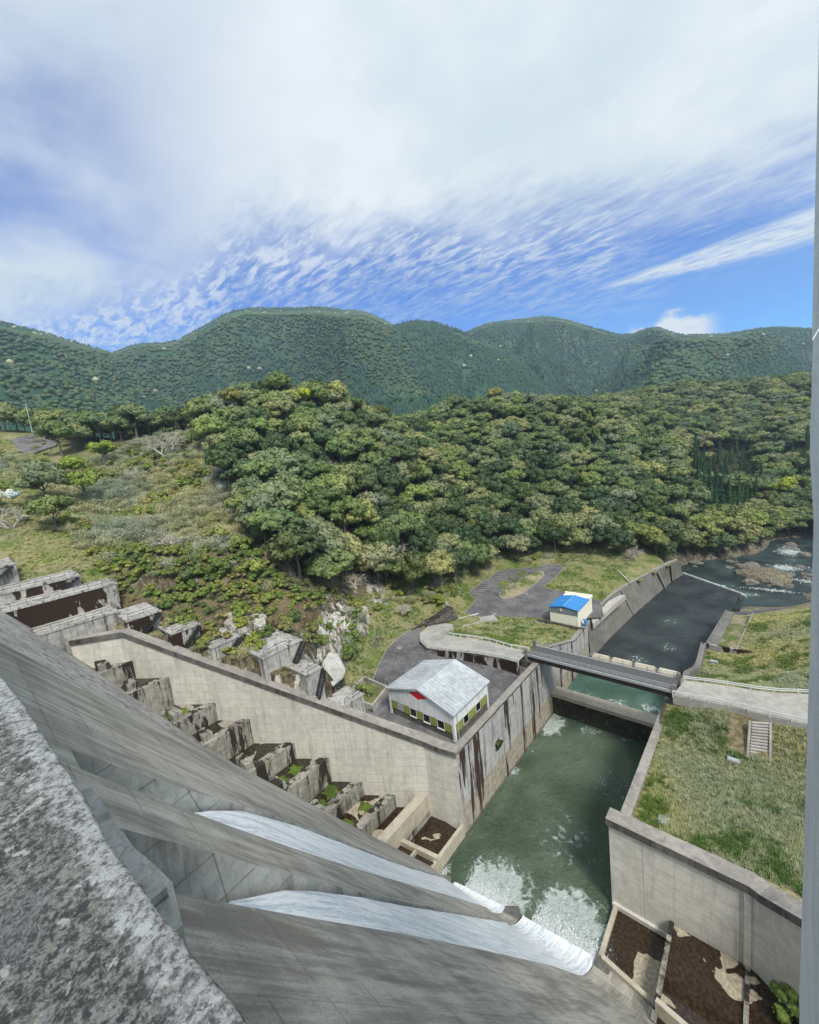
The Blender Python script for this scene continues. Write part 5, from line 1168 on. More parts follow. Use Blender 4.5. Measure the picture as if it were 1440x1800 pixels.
PR['tan'] = [brush('dry_brush', L['tan'], 50+k) for k in range(3)]
PR['gold'] = [crown('golden_tree', L['gold'], 3.8, 4.6, 22, .30, 75, 60, flat=.75)]
PR['yellow'] = [crown('yellow_tree', L['yellow'], 3.2, 4.4, 18, .30, 75, 61, flat=.8)]
PR['fresh'] = [crown('fresh_green_tree', L['fresh'], 3., 4., 18, .22, 80, 62, flat=.8)]
PR['mtb'] = [blob('mountain_tree', L['mtbroad'], k) for k in range(3)]
PR['mtc'] = [blob('mountain_cedar', L['mtcon'], 10+k, True) for k in range(2)]
PR['mtp'] = [blob('pale_mountain_tree', L['mtpale'], 20)]

_gn = {}
def scatter_group(proto):
    key = proto.name
    if key in _gn: return _gn[key]
    g = bpy.data.node_groups.new('scatter', 'GeometryNodeTree'); t = NT(g)
    g.interface.new_socket('Geometry', in_out='INPUT', socket_type='NodeSocketGeometry'); g.interface.new_socket('Geometry', in_out='OUTPUT', socket_type='NodeSocketGeometry')
    i = t.node('NodeGroupInput'); o = t.node('NodeGroupOutput'); ins = t.node('GeometryNodeInstanceOnPoints'); oi = t.node('GeometryNodeObjectInfo'); oi.inputs[0].default_value = proto; oi.transform_space = 'ORIGINAL'
    def attr(nm): n = t.node('GeometryNodeInputNamedAttribute'); n.data_type = 'FLOAT'; n.inputs[0].default_value = nm; return n.outputs[0]
    m2p = t.node('GeometryNodeMeshToPoints'); t.link(i.outputs[0], m2p.inputs[0]); t.link(m2p.outputs[0], ins.inputs['Points']); t.link(oi.outputs['Geometry'], ins.inputs['Instance'])
    s_ = attr('sc'); t.link(t.comb(s_, s_, t.math('MULTIPLY', s_, attr('sz'))), ins.inputs['Scale']); t.link(t.comb(0., 0., attr('rz')), ins.inputs['Rotation'])
    t.link(ins.outputs[0], o.inputs[0]); _gn[key] = g; return g
def scatter(name, P, S, proto, label, cat, sz=None, rz=None):
    P = np.asarray(P, float)
    if len(P) == 0: return
    o0 = P.mean(0); me = bpy.data.meshes.new(name); me.vertices.add(len(P)); me.vertices.foreach_set('co', (P-o0).astype(np.float32).ravel())
    for nm, v in (('sc', S), ('rz', rng.uniform(0, 6.28, len(P)) if rz is None else rz), ('sz', np.ones(len(P)) if sz is None else sz)):
        a = me.attributes.new(nm, 'FLOAT', 'POINT'); a.data.foreach_set('value', np.asarray(v, np.float32))
    o = bpy.data.objects.new(name, me); COL.objects.link(o); o.location = o0
    md = o.modifiers.new('scatter', 'NODES'); md.node_group = scatter_group(proto)
    return tag(o, label, cat, kind='stuff')

# candidate positions over the hills
def inpoly(poly, x, y): return polydist(poly, np.asarray(x, float), np.asarray(y, float)) < 0
FLAT = [(585, 1205), (600, 1150), (640, 1085), (665, 1052), (690, 1043), (785, 1048), (850, 1003), (930, 984), (1000, 974), (1100, 978), (1188, 988), (1215, 1000), (1200, 1300), (590, 1300)]
MEADOW = [(-200, 700), (0, 750), (110, 762), (95, 790), (60, 840), (75, 905), (150, 965), (215, 1025), (215, 1070), (-200, 1100)]
BUSH = [(60, 840), (95, 790), (110, 762), (180, 748), (330, 742), (365, 770), (400, 840), (420, 900), (440, 950), (490, 1000), (560, 1035), (560, 1060), (230, 1045), (150, 965), (85, 880)]
CLIFF = [(190, 1030), (420, 1005), (520, 1015), (590, 1035), (640, 1040), (690, 1050), (600, 1210), (380, 1160), (200, 1090)]
def visible(P, lift=4., n=26):
    C0 = np.array([0, 0, H]); ok = np.ones(len(P), bool); tgt = P+np.array([0, 0, lift])
    for f in np.linspace(.25, .97, n):
        q = C0+(tgt-C0)*f; h = hT(q[:, 0], q[:, 1]); far = np.linalg.norm((tgt-q)[:, :2], axis=1) > 10
        ok &= ~((h+3 > q[:, 2]) & far & (q[:, 1] > 20) & (q[:, 0] < 150))
    return ok
def candidates(x0, x1, y0, y1, sp):
    X, Y = np.meshgrid(np.arange(x0, x1, sp), np.arange(y0, y1, sp)); X = (X+rng.uniform(-.42, .42, X.shape)*sp).ravel(); Y = (Y+rng.uniform(-.42, .42, Y.shape)*sp).ravel()
    Z = hT(X, Y); return np.stack([X, Y, Z], 1)
def base_ok(P):
    x, y, z = P.T; pr = proj(P)
    ok = ~inpoly(FLAT, pr[:, 0], pr[:, 1]) & (z > -1.2) & ~((x > -58) & (y < 130)) & ~((x > -36) & (y < 182)) & (y > 10) & (pr[:, 2] > 0)
    ok &= ~((y < 44) & (x > -92)) & ~(polydist(RIVC, x, y) < -3.) & (polydist(parking, x, y) > 3) & (polydist(yard, x, y) > 8)
    return ok
def thin(P, r):
    grid = {}; out = []; r2 = r*r
    for i in rng.permutation(len(P)):
        p = P[i]; k = (int(p[0]//r), int(p[1]//r), int(p[2]//r)); hit = False
        for a in (-1, 0, 1):
            for b in (-1, 0, 1):
                for c in (-1, 0, 1):
                    for q in grid.get((k[0]+a, k[1]+b, k[2]+c), ()):
                        if (p[0]-q[0])**2+(p[1]-q[1])**2+(p[2]-q[2])**2 < r2: hit = True; break
                    if hit: break
                if hit: break
            if hit: break
        if not hit: grid.setdefault(k, []).append(p); out.append(i)
    return P[np.array(out)]
P = candidates(-330, 175, 12, 660, 2.4); P = P[base_ok(P)]; pr = proj(P+[0, 0, 4]); P = P[(pr[:, 0] > -60) & (pr[:, 0] < 1480)]
dn_ = np.hypot(P[:, 0], P[:, 1]); P = np.concatenate([thin(P[dn_ < 300], 5.3), thin(P[dn_ >= 300], 6.2)])
pr = proj(P); inview = (pr[:, 0] > -60) & (pr[:, 0] < 1480)
P = P[inview]; pr = proj(P+[0, 0, 2])
zone_m = inpoly(MEADOW, pr[:, 0], pr[:, 1]); zone_b = inpoly(BUSH, pr[:, 0], pr[:, 1]); zone_c = inpoly(CLIFF, pr[:, 0], pr[:, 1])
dist = np.hypot(P[:, 0], P[:, 1]); zone_b &= dist < 205; zone_m &= dist < 290; zone_c &= dist < 130
F = P[~(zone_m | zone_b | zone_c)]; vis = visible(F)
Fv, Fh = F[vis], F[~vis]
d = np.hypot(Fv[:, 0], Fv[:, 1]); order = np.argsort(d); Fv = Fv[order]; d = d[order]; pv = proj(Fv+[0, 0, 5])
kind = []
for p, q, dd in zip(Fv, pv, d):
    n = float(fbm(np.array([p[0]]), np.array([p[1]]), 45, 2, 5)[0]); r = random.random(); x, y = q[0], q[1]
    if (1205 < x < 1330 and 780 < y < 910 and dd > 240) : k = 'conifer' if r < .9 else 'broad'
    elif 1320 < x < 1430 and 770 < y < 850 and dd > 300: k = 'conifer' if r < .5 else 'broad'
    elif 1010 < x < 1170 and 690 < y < 790 and dd > 230: k = 'bamboo' if r < .55 else 'broad'
    elif y > 850 and x > 640 and dd < 215: k = 'shade' if r < .42 else 'broad'  # low near slope: shade put into the leaf colour by darker trees
    elif 600 < x < 900 and y < 730 and dd > 285: k = 'conifer'
    else: k = 'broad' if r < .86 else 'shade'
    kind.append(k)
LAB = {'broad': ('evergreen_tree', 'rounded evergreen oak of the dense forest covering the hills', 'tree', 'evergreen oaks on the hills'),
       'shade': ('evergreen_tree', 'evergreen tree in shade-dark green low on the forest slope', 'tree', 'dark evergreens on the slope'),
       'conifer': ('cedar_tree', 'dark pointed cedar among the forest above the river bend', 'tree', 'cedars above the river bend'),
       'bamboo': ('bamboo_clump', 'yellowish bamboo clump on the upper right forest slope', 'bamboo', 'bamboo clumps on the slope')}
cnt = {k: 0 for k in LAB}; first = {}; rest = {}
for p, k in zip(Fv, kind):
    v = random.randrange(len(PR[k])); s_ = random.uniform(1.0, 1.65) if k in ('broad', 'shade') else random.uniform(.8, 1.2)
    if cnt[k] < {'broad': 205, 'shade': 90, 'conifer': 70, 'bamboo': 40}[k]:
        nm, lb, ct, gr = LAB[k]; X_, Y_ = proj(np.array([p]))[0][:2]
        hill = 'left rounded hill' if X_ < 700 else ('dip between both hills' if X_ < 790 else ('hill above the car park' if X_ < 1180 else 'slope by the river bend'))
        fr = (Y_-690)/300.; band = 'crest' if fr < .16 else ('upper part' if fr < .38 else ('middle' if fr < .62 else ('lower part' if fr < .85 else 'foot')))
        lb = {'broad': 'rounded evergreen oak', 'shade': 'shade-dark evergreen', 'conifer': 'dark pointed cedar', 'bamboo': 'yellowish bamboo clump'}[k]+', %s, %s of the %s' % ('large' if s_ > 1.3 else 'smaller', band, hill)
        o = put(nm, PR[k][v], (p[0], p[1], p[2]-.6), s_, None, lb, ct, gr, random.uniform(.9, 1.15)); cnt[k] += 1; first.setdefault((k, v), o)
    else: rest.setdefault((k, v), []).append((p, s_))
for p in Fh:
    if random.random() < .55: rest.setdefault(('broad', random.randrange(3)), []).append((p, random.uniform(.85, 1.25)))
for (k, v), L_ in rest.items():
    if (k, v) not in first: v = [b for a, b in first if a == k][0]
    A = np.array([a for a, _ in L_]); scatter('distant_forest', A-[0, 0, .6], np.array([b for _, b in L_]), first[(k, v)], 'distant mass of %s farther back over the hills' % {'broad': 'rounded evergreen crowns', 'shade': 'dark evergreen crowns', 'conifer': 'cedars', 'bamboo': 'bamboo'}[k], 'forest')
# undergrowth on the bushy slope: tan brush and green shrubs (too many and too tangled to count)
pt = {k: put({'tan': 'dry_brush', 'shrub': 'shrub'}[k], PR[k][0], (*rg_(*q, dd)[:2], 0), 1.2, None, lb, ct) for k, q, dd, lb, ct in
      (('tan', (330, 850), 143, 'tall tangled clump of dry tan brush in the middle of the bushy slope', 'brush'), ('shrub', (255, 925), 138, 'round green shrub near the lower edge of the bushy slope', 'shrub'))}
for o in pt.values(): o.location.z = float(hT(o.location.x, o.location.y))-.2
B = candidates(-190, -60, 20, 150, 1.9); B = B[base_ok(B) | ((B[:, 1] > 22) & (B[:, 0] < -66) & (B[:, 1] < 60) & (polydist(yard, B[:, 0], B[:, 1]) > 4))]
q = proj(B+[0, 0, 1]); db = np.hypot(B[:, 0], B[:, 1]); mB = inpoly(BUSH, q[:, 0], q[:, 1]) & (db < 205)
mC = inpoly(CLIFF, q[:, 0], q[:, 1]) & (db < 130)
nz = fbm(B[:, 0], B[:, 1], 14, 3, 61); tanm = ((nz > .49) & (q[:, 1] < 960)) | (rng.random(len(B)) < .18)
keep = mB | (mC & (rng.random(len(B)) < .55)); tanm &= ~mC | (rng.random(len(B)) < .3)
scatter('dry_undergrowth', B[keep & tanm]-[0, 0, .3], rng.uniform(.6, 1.25, (keep & tanm).sum()), pt['tan'], 'tangled dry tan undergrowth over the bushy slope at the left', 'undergrowth')
scatter('green_undergrowth', B[keep & ~tanm]-[0, 0, .3], rng.uniform(.5, 1.15, (keep & ~tanm).sum()), pt['shrub'], 'mixed green undergrowth over the bushy slope and the cliff', 'undergrowth')
# brush along the foot of the forest and round the flat ground
E_ = candidates(-110, -20, 45, 185, 2.2); q = proj(E_); edge = (np.abs(polydist(FLAT, q[:, 0], q[:, 1])) < 16) & (E_[:, 0] < -34+0*E_[:, 1]) & (q[:, 1] < 1175) & ((q[:, 0] < 800) | (rng.random(len(E_)) < .35)) & (polydist(parking, E_[:, 0], E_[:, 1]) > 4) & (polydist(yard, E_[:, 0], E_[:, 1]) > 3) & (E_[:, 0] < -60)
k_ = rng.random(len(E_)) < .5
scatter('dry_undergrowth', E_[edge & k_]-[0, 0, .3], rng.uniform(.5, 1.1, (edge & k_).sum()), pt['tan'], 'dry brush along the foot of the forest beside the grass', 'undergrowth')
scatter('green_undergrowth', E_[edge & ~k_]-[0, 0, .3], rng.uniform(.6, 1.3, (edge & ~k_).sum()), pt['shrub'], 'green brush along the foot of the forest beside the grass', 'undergrowth')
def on(px, py, dd, dz=0.): p = rg_(px, py, dd); return (p[0], p[1], float(hT(p[0], p[1]))+dz)
# single trees one can point to
put('golden_tree', PR['gold'][0], on(408, 702, 182, 4), 1.3, None, 'orange gold crown on the left shoulder of the rounded hill', 'tree')
put('yellow_tree', PR['yellow'][0], on(532, 688, 180, 4.5), 1.25, None, 'bright yellow green crown right beside the top of the rounded hill', 'tree')
put('golden_tree', PR['gold'][0], on(870, 700, 281, 4.5), 1.5, None, 'pale gold crown on the skyline of the middle hill', 'tree')
put('yellow_tree', PR['yellow'][0], on(1385, 850, 296, 5), 1.6, None, 'yellow topped tree by the river bend next to the tower', 'tree')
put('fresh_green_tree', PR['fresh'][0], on(120, 800, 172, -.5), 1.6, None, 'bright yellow green tree at the left end of the bushy slope', 'tree')
put('fresh_green_tree', PR['fresh'][0], on(150, 870, 158, -.5), 1.5, None, 'yellow green tree above the bare path in the meadow', 'tree')
put('fresh_green_tree', PR['fresh'][0], on(175, 770, 185, -.5), 1.5, None, 'yellow green tree on the crest left of the big bare tree', 'tree')
for (a, b, dd, s_, lb) in ((385, 965, 112, 1.9, 'leftmost of three round dark shrubs on the cliff edge'), (425, 975, 110, 1.8, 'middle one of three round dark shrubs on the cliff edge'), (490, 960, 110, 2.3, 'rightmost and biggest of the round shrubs on the cliff edge'), (395, 1065, 98, 1.6, 'green shrub hanging on the cliff above the mossy ledge'), (455, 1060, 97, 1.8, 'leafy green shrub on the cliff face right of the dark stained rock'), (545, 1012, 104, 1.2, 'bright olive shrub at the top edge of the pale cliff'), (350, 1085, 98, 1.4, 'low green shrub behind the coping of the pale wall')):
    put('cliff_shrub', PR['shrub'][random.randrange(3)], on(a, b, dd, -.2), s_, None, lb, 'shrub')
for k, (a, b, s_, lb) in enumerate(((888, 1046, .72, 'nearest small pale green tree on the car park island'), (906, 1034, .62, 'second small tree on the car park island, thinly leaved'), (922, 1024, .6, 'third small tree on the car park island'), (943, 1010, .6, 'farthest small green tree at the end of the car park island'))):
    p = az_(a, b, PARK_Z+.4); put('island_tree', crown('island_tree', L['fresh'] if k != 1 else L['bamboo'], 2.8, 3.4, 11, .16, 60, 70+k, trunk=2.6, core=.35, trunkr=.09), p, s_*1.25, None, lb, 'tree')
# bare trees
for k, (a, b, dd, h_, sp, lb) in enumerate(((285, 765, 172, 12, 1.1, 'big bare pale tree standing on the crest of the bushy slope'), (440, 735, 178, 9, .9, 'bare branching tree in front of the top of the rounded hill'), (300, 985, 113, 7.5, 1.5, 'wide low bare tree at the foot of the bushy slope above the terraces'),
        (525, 925, 120, 7.5, 1.2, 'bare pale tree against the dark flank of the rounded hill'), (620, 990, 112, 6, 1.3, 'small bare tree hanging over the pale cliff'), (720, 900, 143, 8, 1.1, 'bare brownish tree between the two wooded hills'), (800, 960, 140, 8, 1.2, 'bare tree at the forest edge left of the car park'), (745, 990, 132, 7, 1.2, 'bare tree leaning out above the grass mound'),
        (570, 790, 158, 7, 1., 'small bare tree among the crowns of the rounded hill'), (20, 915, 140, 8, 1.4, 'bare grey tree in the meadow at the left edge'), (350, 735, 185, 8, 1.0, 'thin bare tree left of the rounded hill shoulder'), (240, 820, 165, 6, 1.3, 'low spreading bare tree amid the tan brush at the left'), (380, 830, 150, 6, 1.3, 'low bare tree amid the tan brush near the forest edge'), (690, 960, 130, 8, 1.2, 'bare tree in the dip between the hills above the grass mound'), (770, 1000, 125, 6, 1.4, 'low tangled bare tree right above the grass mound'), (700, 1010, 112, 5, 1.4, 'small bare tree at the left back of the grass mound'), (650, 860, 150, 7, 1.1, 'bare tree halfway down the dark flank between the hills'), (1110, 960, 170, 7, 1., 'slim bare tree at the forest edge above the revetment'))):
    put('bare_tree', bare('bare_tree', M['palebark'], h_, 5+k, sp, 5, .13+h_*.022), on(a, b, dd, -.3), 1., 0., lb, 'tree')
put('cherry_tree', crown('cherry_tree', L['blossom'], 3.6, 3., 16, .22, 70, 90, trunk=2.2, core=.8), on(-5, 872, 150, -.3), 1.2, None, 'pale blossoming cherry tree cut by the left edge of the photo', 'tree')
put('shrub', PR['shrub'][1], (*pc[0][:2], 13.6), 1.0, None, 'dark green shrub inside the walled planter', 'shrub').location = (np.mean([p[0] for p in pc])-.6, np.mean([p[1] for p in pc])-.3, 13.4)
put('dry_brush', PR['tan'][1], (0, 0, 0), 1.0, None, 'brown dry shrub inside the walled planter', 'shrub').location = (np.mean([p[0] for p in pc])+.6, np.mean([p[1] for p in pc])+.7, 13.4)
put('dark_shrub', PR['shade'][0], (8.5, 62, 10.5), .55, None, 'dark shrub at the right edge of the dry grass, half behind the tower', 'shrub')
put('dark_shrub', PR['shade'][1], (8., 69, 12.5), .5, None, 'dark shrub beside the concrete stair, half behind the tower', 'shrub')
put('shrub', PR['shrub'][2], az_(1393, 1785, 2.8), 1.1, None, 'green shrub growing in the dark corner pond at the lower right', 'shrub')

# ------------------------------------------------------------ mountains
def mountain(name, ridge, r0, z0, back, seed, amp, con=.5, pale=.0004, sp=6.0):
    A = []
    for (px_, py_, D) in ridge:
        r = ray(px_, py_); A.append((math.atan2(r[0], r[1]), r[2]/math.hypot(r[0], r[1]), D))
    A.sort(); A = np.array(A); nc = int((A[-1, 0]-A[0, 0])*A[:, 2].mean()/16); nr = 90
    az = np.linspace(A[0, 0], A[-1, 0], nc); tn = np.interp(az, A[:, 0], A[:, 1]); D = np.interp(az, A[:, 0], A[:, 2])
    k = np.ones(5)/5; zr = np.convolve(np.pad(H+tn*D-7, 2, 'edge'), k, 'valid')
    u = np.r_[np.linspace(0, 1, nr), 1+np.linspace(.02, back, 12)]
    AZ, U = np.meshgrid(az, u); R = r0+(D[None]-r0)*U; X = R*np.sin(AZ); Y = R*np.cos(AZ)
    f = np.clip(U, 0, 1); Z = z0+(zr[None]-z0)*(f**1.08); Z = np.where(U > 1, zr[None]-(R-D[None])*.55, Z)
    env = np.clip(np.sin(np.pi*np.clip(U, 0, 1)), 0, 1)**.6
    rn = fbm(X+300, Y, 420, 5, seed, True)-.62; Z = Z+env*amp*rn*(zr[None]-z0)/330.+env*14*(fbm(X, Y, 90, 3, seed+3)-.5)
    cap = H-7+R*tn[None]*(1-.05*(1-np.clip(U, 0, 1))**.7)-2; Z = np.where(U < 1, -np.logaddexp(-Z/9, -cap/9)*9, Z)
    o = tag(grid_obj(name, np.stack([X, Y, Z], -1), L['mtcon']), kind='structure')
    # tree positions by cell, area weighted
    P00, P01, P10, P11 = [np.stack([X, Y, Z], -1)[a:b, c:d] for a, b, c, d in ((0, nr, 0, -1), (0, nr, 1, None), (1, nr+1, 0, -1), (1, nr+1, 1, None))]
    area = np.linalg.norm(np.cross(P01-P00, P10-P00), axis=2); n = rng.poisson(area/(sp*sp))
    idx = np.repeat(np.arange(area.size), n.ravel()); a, b = rng.random(len(idx))[:, None], rng.random(len(idx))[:, None]
    g = [q.reshape(-1, 3)[idx] for q in (P00, P01, P10, P11)]; Q = (g[0]*(1-a)+g[1]*a)*(1-b)+(g[2]*(1-a)+g[3]*a)*b
    pq = proj(Q); Q = Q[(pq[:, 0] > -80) & (pq[:, 0] < 1500)]
    cm = .54-1.3*(fbm(Q[:, 0]+300, Q[:, 1], 420, 5, seed, True)-.62)+.7*(fbm(Q[:, 0], Q[:, 1], 150, 3, seed+9)-.5)+.25*(fbm(Q[:, 0]+Q[:, 2]*2, Q[:, 1], 40, 2, seed+4)-.5); rnd = rng.random(len(Q)); c = cm > (1-con); pl_ = (rnd < pale*(1+14*(fbm(Q[:, 0], Q[:, 1], 60, 2, seed+2) > .6)))  # relief shading carried by colour: dark cedars in gullies, paler broadleaf on ridges
    return Q, c & ~pl_, ~c & ~pl_, pl_
mts = [mountain('mountain', [(-120, 535, 1300), (0, 560, 1300), (60, 573, 1300), (130, 597, 1300), (190, 611, 1300), (240, 640, 1250), (300, 690, 1150), (420, 730, 1000)], 430, 48, .5, 11, 520, .45),
       mountain('mountain', [(150, 640, 1700), (215, 608, 1700), (250, 598, 1700), (300, 600, 1650), (340, 580, 1600), (370, 562, 1600), (400, 545, 1600), (430, 537, 1600), (500, 538, 1600), (560, 535, 1600), (600, 541, 1600), (640, 543, 1600), (660, 552, 1600), (690, 566, 1600), (760, 620, 1500)], 560, 45, .4, 23, 700, .5),
       mountain('mountain', [(540, 690, 1000), (620, 620, 1150), (660, 580, 1250), (700, 562, 1300), (740, 557, 1300), (775, 563, 1300), (800, 572, 1280), (830, 586, 1250), (870, 604, 1200), (930, 634, 1150), (985, 664, 1100), (1030, 700, 1000)], 520, 45, .3, 37, 480, .6),
       mountain('mountain', [(760, 620, 2100), (800, 590, 2100), (830, 576, 2100), (850, 566, 2100), (880, 562, 2100), (930, 556, 2050), (960, 553, 2000), (990, 557, 2000), (1050, 575, 1950), (1100, 588, 1900), (1122, 580, 1900), (1145, 571, 1900), (1160, 571, 1900), (1190, 586, 1900), (1240, 584, 1900), (1290, 582, 1900), (1330, 573, 1900), (1380, 571, 1900), (1440, 575, 1900), (1700, 565, 1900), (2400, 540, 1900)], 640, 40, .3, 53, 640, .6, .0004),
       mountain('foothill', [(-120, 690, 480), (0, 706, 480), (60, 715, 480), (130, 745, 470), (240, 750, 470), (330, 742, 470), (450, 720, 480), (560, 712, 500), (650, 696, 520), (700, 690, 530), (760, 684, 540), (820, 684, 560), (880, 690, 560), (1000, 690, 600)], 330, 40, .3, 71, 10, .95, .0, 6.5)]
PT = {'c': [], 'b': [], 'p': []}
for Q, c, b, p_ in mts: PT['c'].append(Q[c]); PT['b'].append(Q[b]); PT['p'].append(Q[p_])
for key, prk, nm, lb, cat, rr in (('c', 'mtc', 'mountain_cedar', 'cedar plantation', 'dark cedar forest covering the far mountains', (2.3, 3.4)), ('b', 'mtb', 'mountain_tree', 'broadleaf', 'lighter broadleaf forest covering the far mountains', (2.6, 4.1)), ('p', 'mtp', 'pale_mountain_tree', 'pale', 'pale blossoming crowns dotted over the far mountains', (3.5, 6.))):
    A = np.concatenate(PT[key]); v = rng.integers(0, len(PR[prk]), len(A))
    for k in range(len(PR[prk])):
        B_ = A[v == k]
        o = put(nm, PR[prk][k], B_[0]+[0, 0, 1.5], 4.5, None, '%s tree on the far mountainside' % {'c': 'dark pointed cedar', 'b': 'rounded green', 'p': 'pale blossoming'}[key], 'tree', 'trees on the far mountains')
        scatter('mountain_forest', B_[1:]+[0, 0, 1.5], rng.uniform(*rr, len(B_)-1), o, cat, 'forest')
far = MB(); far.add([(-9000, -3000, 0), (9000, -3000, 0), (9000, 12000, 0), (-9000, 12000, 0)], [(0, 1, 2, 3)])
fo = far.build('far_ground', M['ground']); fo.location.z = -8; tag(fo, kind='structure')

# grass tufts on the near grass
def tuft(seed, mat):
    r = np.random.default_rng(seed); n = 26; a = r.uniform(0, 6.283, n); b = r.normal(0, .11, (n, 3)); b[:, 2] = -.03
    t_ = b+np.stack([np.cos(a)*.16, np.sin(a)*.16, r.uniform(.10, .30, n)], 1); w = np.stack([-np.sin(a), np.cos(a), 0*a], 1)*.022
    V = np.stack([b-w, b+w, t_+w*.3, t_-w*.3], 1).reshape(-1, 3); return mesh_np('grass_tuft', V, np.zeros((0, 3), int), np.arange(4*n).reshape(-1, 4), [mat])
L['drygrass'] = leaf_mat('dry grass blades', [(.50, .45, .26), (.36, .34, .16), (.58, .53, .35)]); L['greengrass'] = leaf_mat('green grass blades', [(.10, .17, .03), (.16, .22, .05), (.07, .12, .02)])
def tufts(fn, x0, x1, y0, y1, n, ok, lab, green):
    X = rng.uniform(x0, x1, n); Y = rng.uniform(y0, y1, n); m = ok(X, Y); X, Y = X[m], Y[m]; Z = fn(X, Y); g = fbm(X, Y, 3.5, 3, 91)+rng.normal(0, .06, len(X)) > 1-green
    for sel, mt, lb in ((g, 'greengrass', 'green grass '+lab), (~g, 'drygrass', 'dry yellow grass '+lab)):
        Q = np.stack([X, Y, Z], 1)[sel]
        if len(Q) < 3: continue
        o = put('grass_tuft', tuft(3, L[mt]), Q[0], 1., None, 'single tuft of '+lb, 'grass')
        scatter('grass', Q[1:], rng.uniform(.7, 1.7, len(Q)-1), o, lb, 'grass'); tag(o, kind='stuff')
tufts(hR, -12, 9, 48.7, 73.5, 9000, lambda x, y: ~((x > -4) & (x < 1) & (y > 67.5)), 'on the right bank between the coping and the concrete road', .40)
tufts(hR, -10.5, 9, 81, 140, 9000, lambda x, y: x > np.interp(y, [81, 112, 113, 141], [-10.5, -10.3, -5.5, -3]), 'on the right bank beyond the concrete road', .42)
tufts(hT, -92, -38, 46, 180, 22000, lambda x, y: (polydist(yard, x, y) > .5) & (polydist(parking, x, y) > .5) & (polydist([q[0][:2] for q in rp_]+[q[1][:2] for q in rp_][::-1], x, y) > .5) & (hT(x, y) < 19), 'on the left bank around the car park and the ramp', .5)
meadow = lambda x, y: inpoly(MEADOW, *proj(np.stack([x, y, hT(x, y)], 1))[:, :2].T) & (np.hypot(x, y) < 240)
tufts(hT, -240, -88, 8, 100, 30000, meadow, 'over the meadow at the far left', .42)
q_ = candidates(-240, -88, 8, 110, 4.2); q_ = q_[meadow(q_[:, 0], q_[:, 1])]; q_ = q_[(fbm(q_[:, 0], q_[:, 1], 18, 3, 14) > .52) & (np.hypot(q_[:, 0], q_[:, 1]) > 125)]; k_ = rng.random(len(q_)) < .6
scatter('dry_undergrowth', q_[k_]-[0, 0, .3], rng.uniform(.6, 1.3, k_.sum()), pt['tan'], 'scattered dry brush over the meadow at the far left', 'undergrowth')
scatter('green_undergrowth', q_[~k_]-[0, 0, .3], rng.uniform(.6, 1.3, (~k_).sum()), pt['shrub'], 'scattered green shrubs over the meadow at the far left', 'undergrowth')
# ------------------------------------------------------------ air
hz = MB(); hz.box(-2600, 1500, -60, 2700, -30, 720)
hm_ = bpy.data.materials.new('haze'); hm_.use_nodes = True; ht = NT(hm_.node_tree); ht.n.clear(); ho = ht.node('ShaderNodeOutputMaterial'); hv = ht.node('ShaderNodeVolumePrincipled')
hv.inputs['Color'].default_value = (.62, .80, 1., 1); hv.inputs['Density'].default_value = .00019; hv.inputs['Anisotropy'].default_value = .2; ht.link(hv.outputs[0], ho.inputs['Volume'])
tag(hz.build('haze', hm_), kind='stuff')

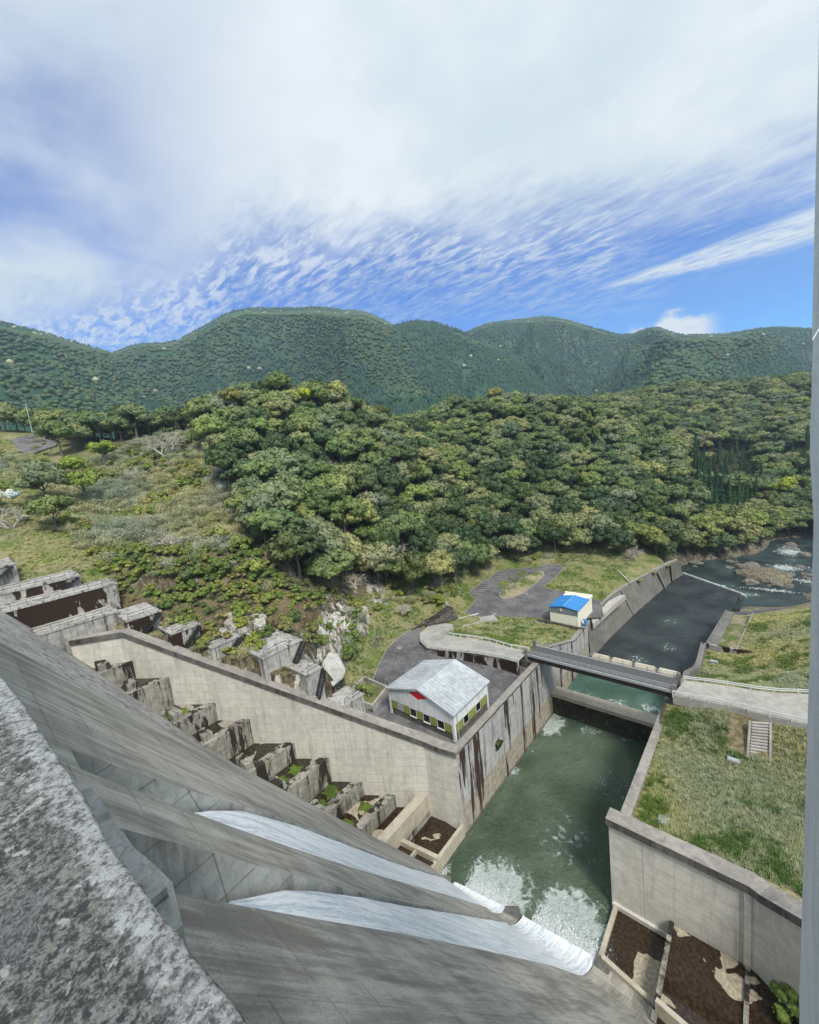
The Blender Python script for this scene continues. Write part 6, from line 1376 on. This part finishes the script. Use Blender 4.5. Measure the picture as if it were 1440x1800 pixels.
# ------------------------------------------------------------ bare rock faces on the cliff, moulded on the slope
def hits(PX, PY, d0=60., d1=190.):
    D_ = np.stack([PX-720, -(PY-900), np.full(PX.shape, -720.)], -1); D_ /= np.linalg.norm(D_, axis=-1)[..., None]; D_ = D_@RM.T
    t = np.full(PX.shape, d0); done = np.zeros(PX.shape, bool)
    for _ in range(330):
        Q = D_*t[..., None]; below = (hT(Q[..., 0], Q[..., 1]) > Q[..., 2]+H); done |= below; t = np.where(done, t, t+.4)
        if done.all() or t.max() > d1: break
    return D_, t
M['palerock'] = concrete('pale cliff rock', (.62, .60, .55), (.30, .27, .22), (.06, .05, .035), stain=.8, moss=.25, seed=61., blot=.2, blotcol=(.12, .10, .07), blotz=.4)
M['brownrock'] = concrete('brown vine grown rock', (.22, .17, .10), (.12, .09, .05), (.03, .025, .015), stain=.8, moss=.45, seed=63.)
for (x0, x1, y0, y1, mt, lb, sd_) in ((596, 652, 1062, 1120, 'palerock', 'pale white rock face at the right end of the cliff above the grass mound', 1), (644, 684, 1024, 1066, 'palerock', 'small white rock face at the top right end of the cliff under dark trees', 2), (556, 606, 1075, 1168, 'palerock', 'tall pale streaked rock face in the middle of the cliff', 3),
        (470, 566, 1030, 1110, 'brownrock', 'brown rock face under the olive shrub at the cliff top', 4), (392, 470, 1075, 1132, 'palerock', 'pale broken rock face behind the biggest concrete block', 5), (205, 300, 1048, 1100, 'brownrock', 'dark brown vine covered rock wall behind the small stair block', 6), (296, 385, 1060, 1118, 'brownrock', 'brown vine covered rock wall left of the pale broken rock', 7)):
    n1_, n2_ = 44, 40; U_, V_ = np.meshgrid(np.linspace(-1, 1, n1_), np.linspace(-1, 1, n2_)); PX = (x0+x1)/2+U_*(x1-x0)/2; PY = (y0+y1)/2+V_*(y1-y0)/2
    D_, t_ = hits(PX, PY); k = np.ones(5)/5
    for ax in (0, 1): t_ = np.apply_along_axis(lambda q: np.convolve(np.pad(q, 2, 'edge'), k, 'valid'), ax, t_)
    rr2 = np.maximum(np.abs(U_), np.abs(V_))**2.5+.7*(fbm(U_*2.2+sd_*9, V_*2.2, 1., 3, sd_)-.5)
    pull = 1.5*np.clip(1-rr2, -1.2, 1)+2.2*(fbm(U_*4+sd_*5, V_*2, 1., 4, sd_+40, True)-.6)*np.clip(1.2-rr2, 0, 1)
    G = D_*(t_-pull)[..., None]+np.array([0, 0, H])
    tag(grid_obj('rock_face', G, M[mt], smooth=False), lb, 'rock face')
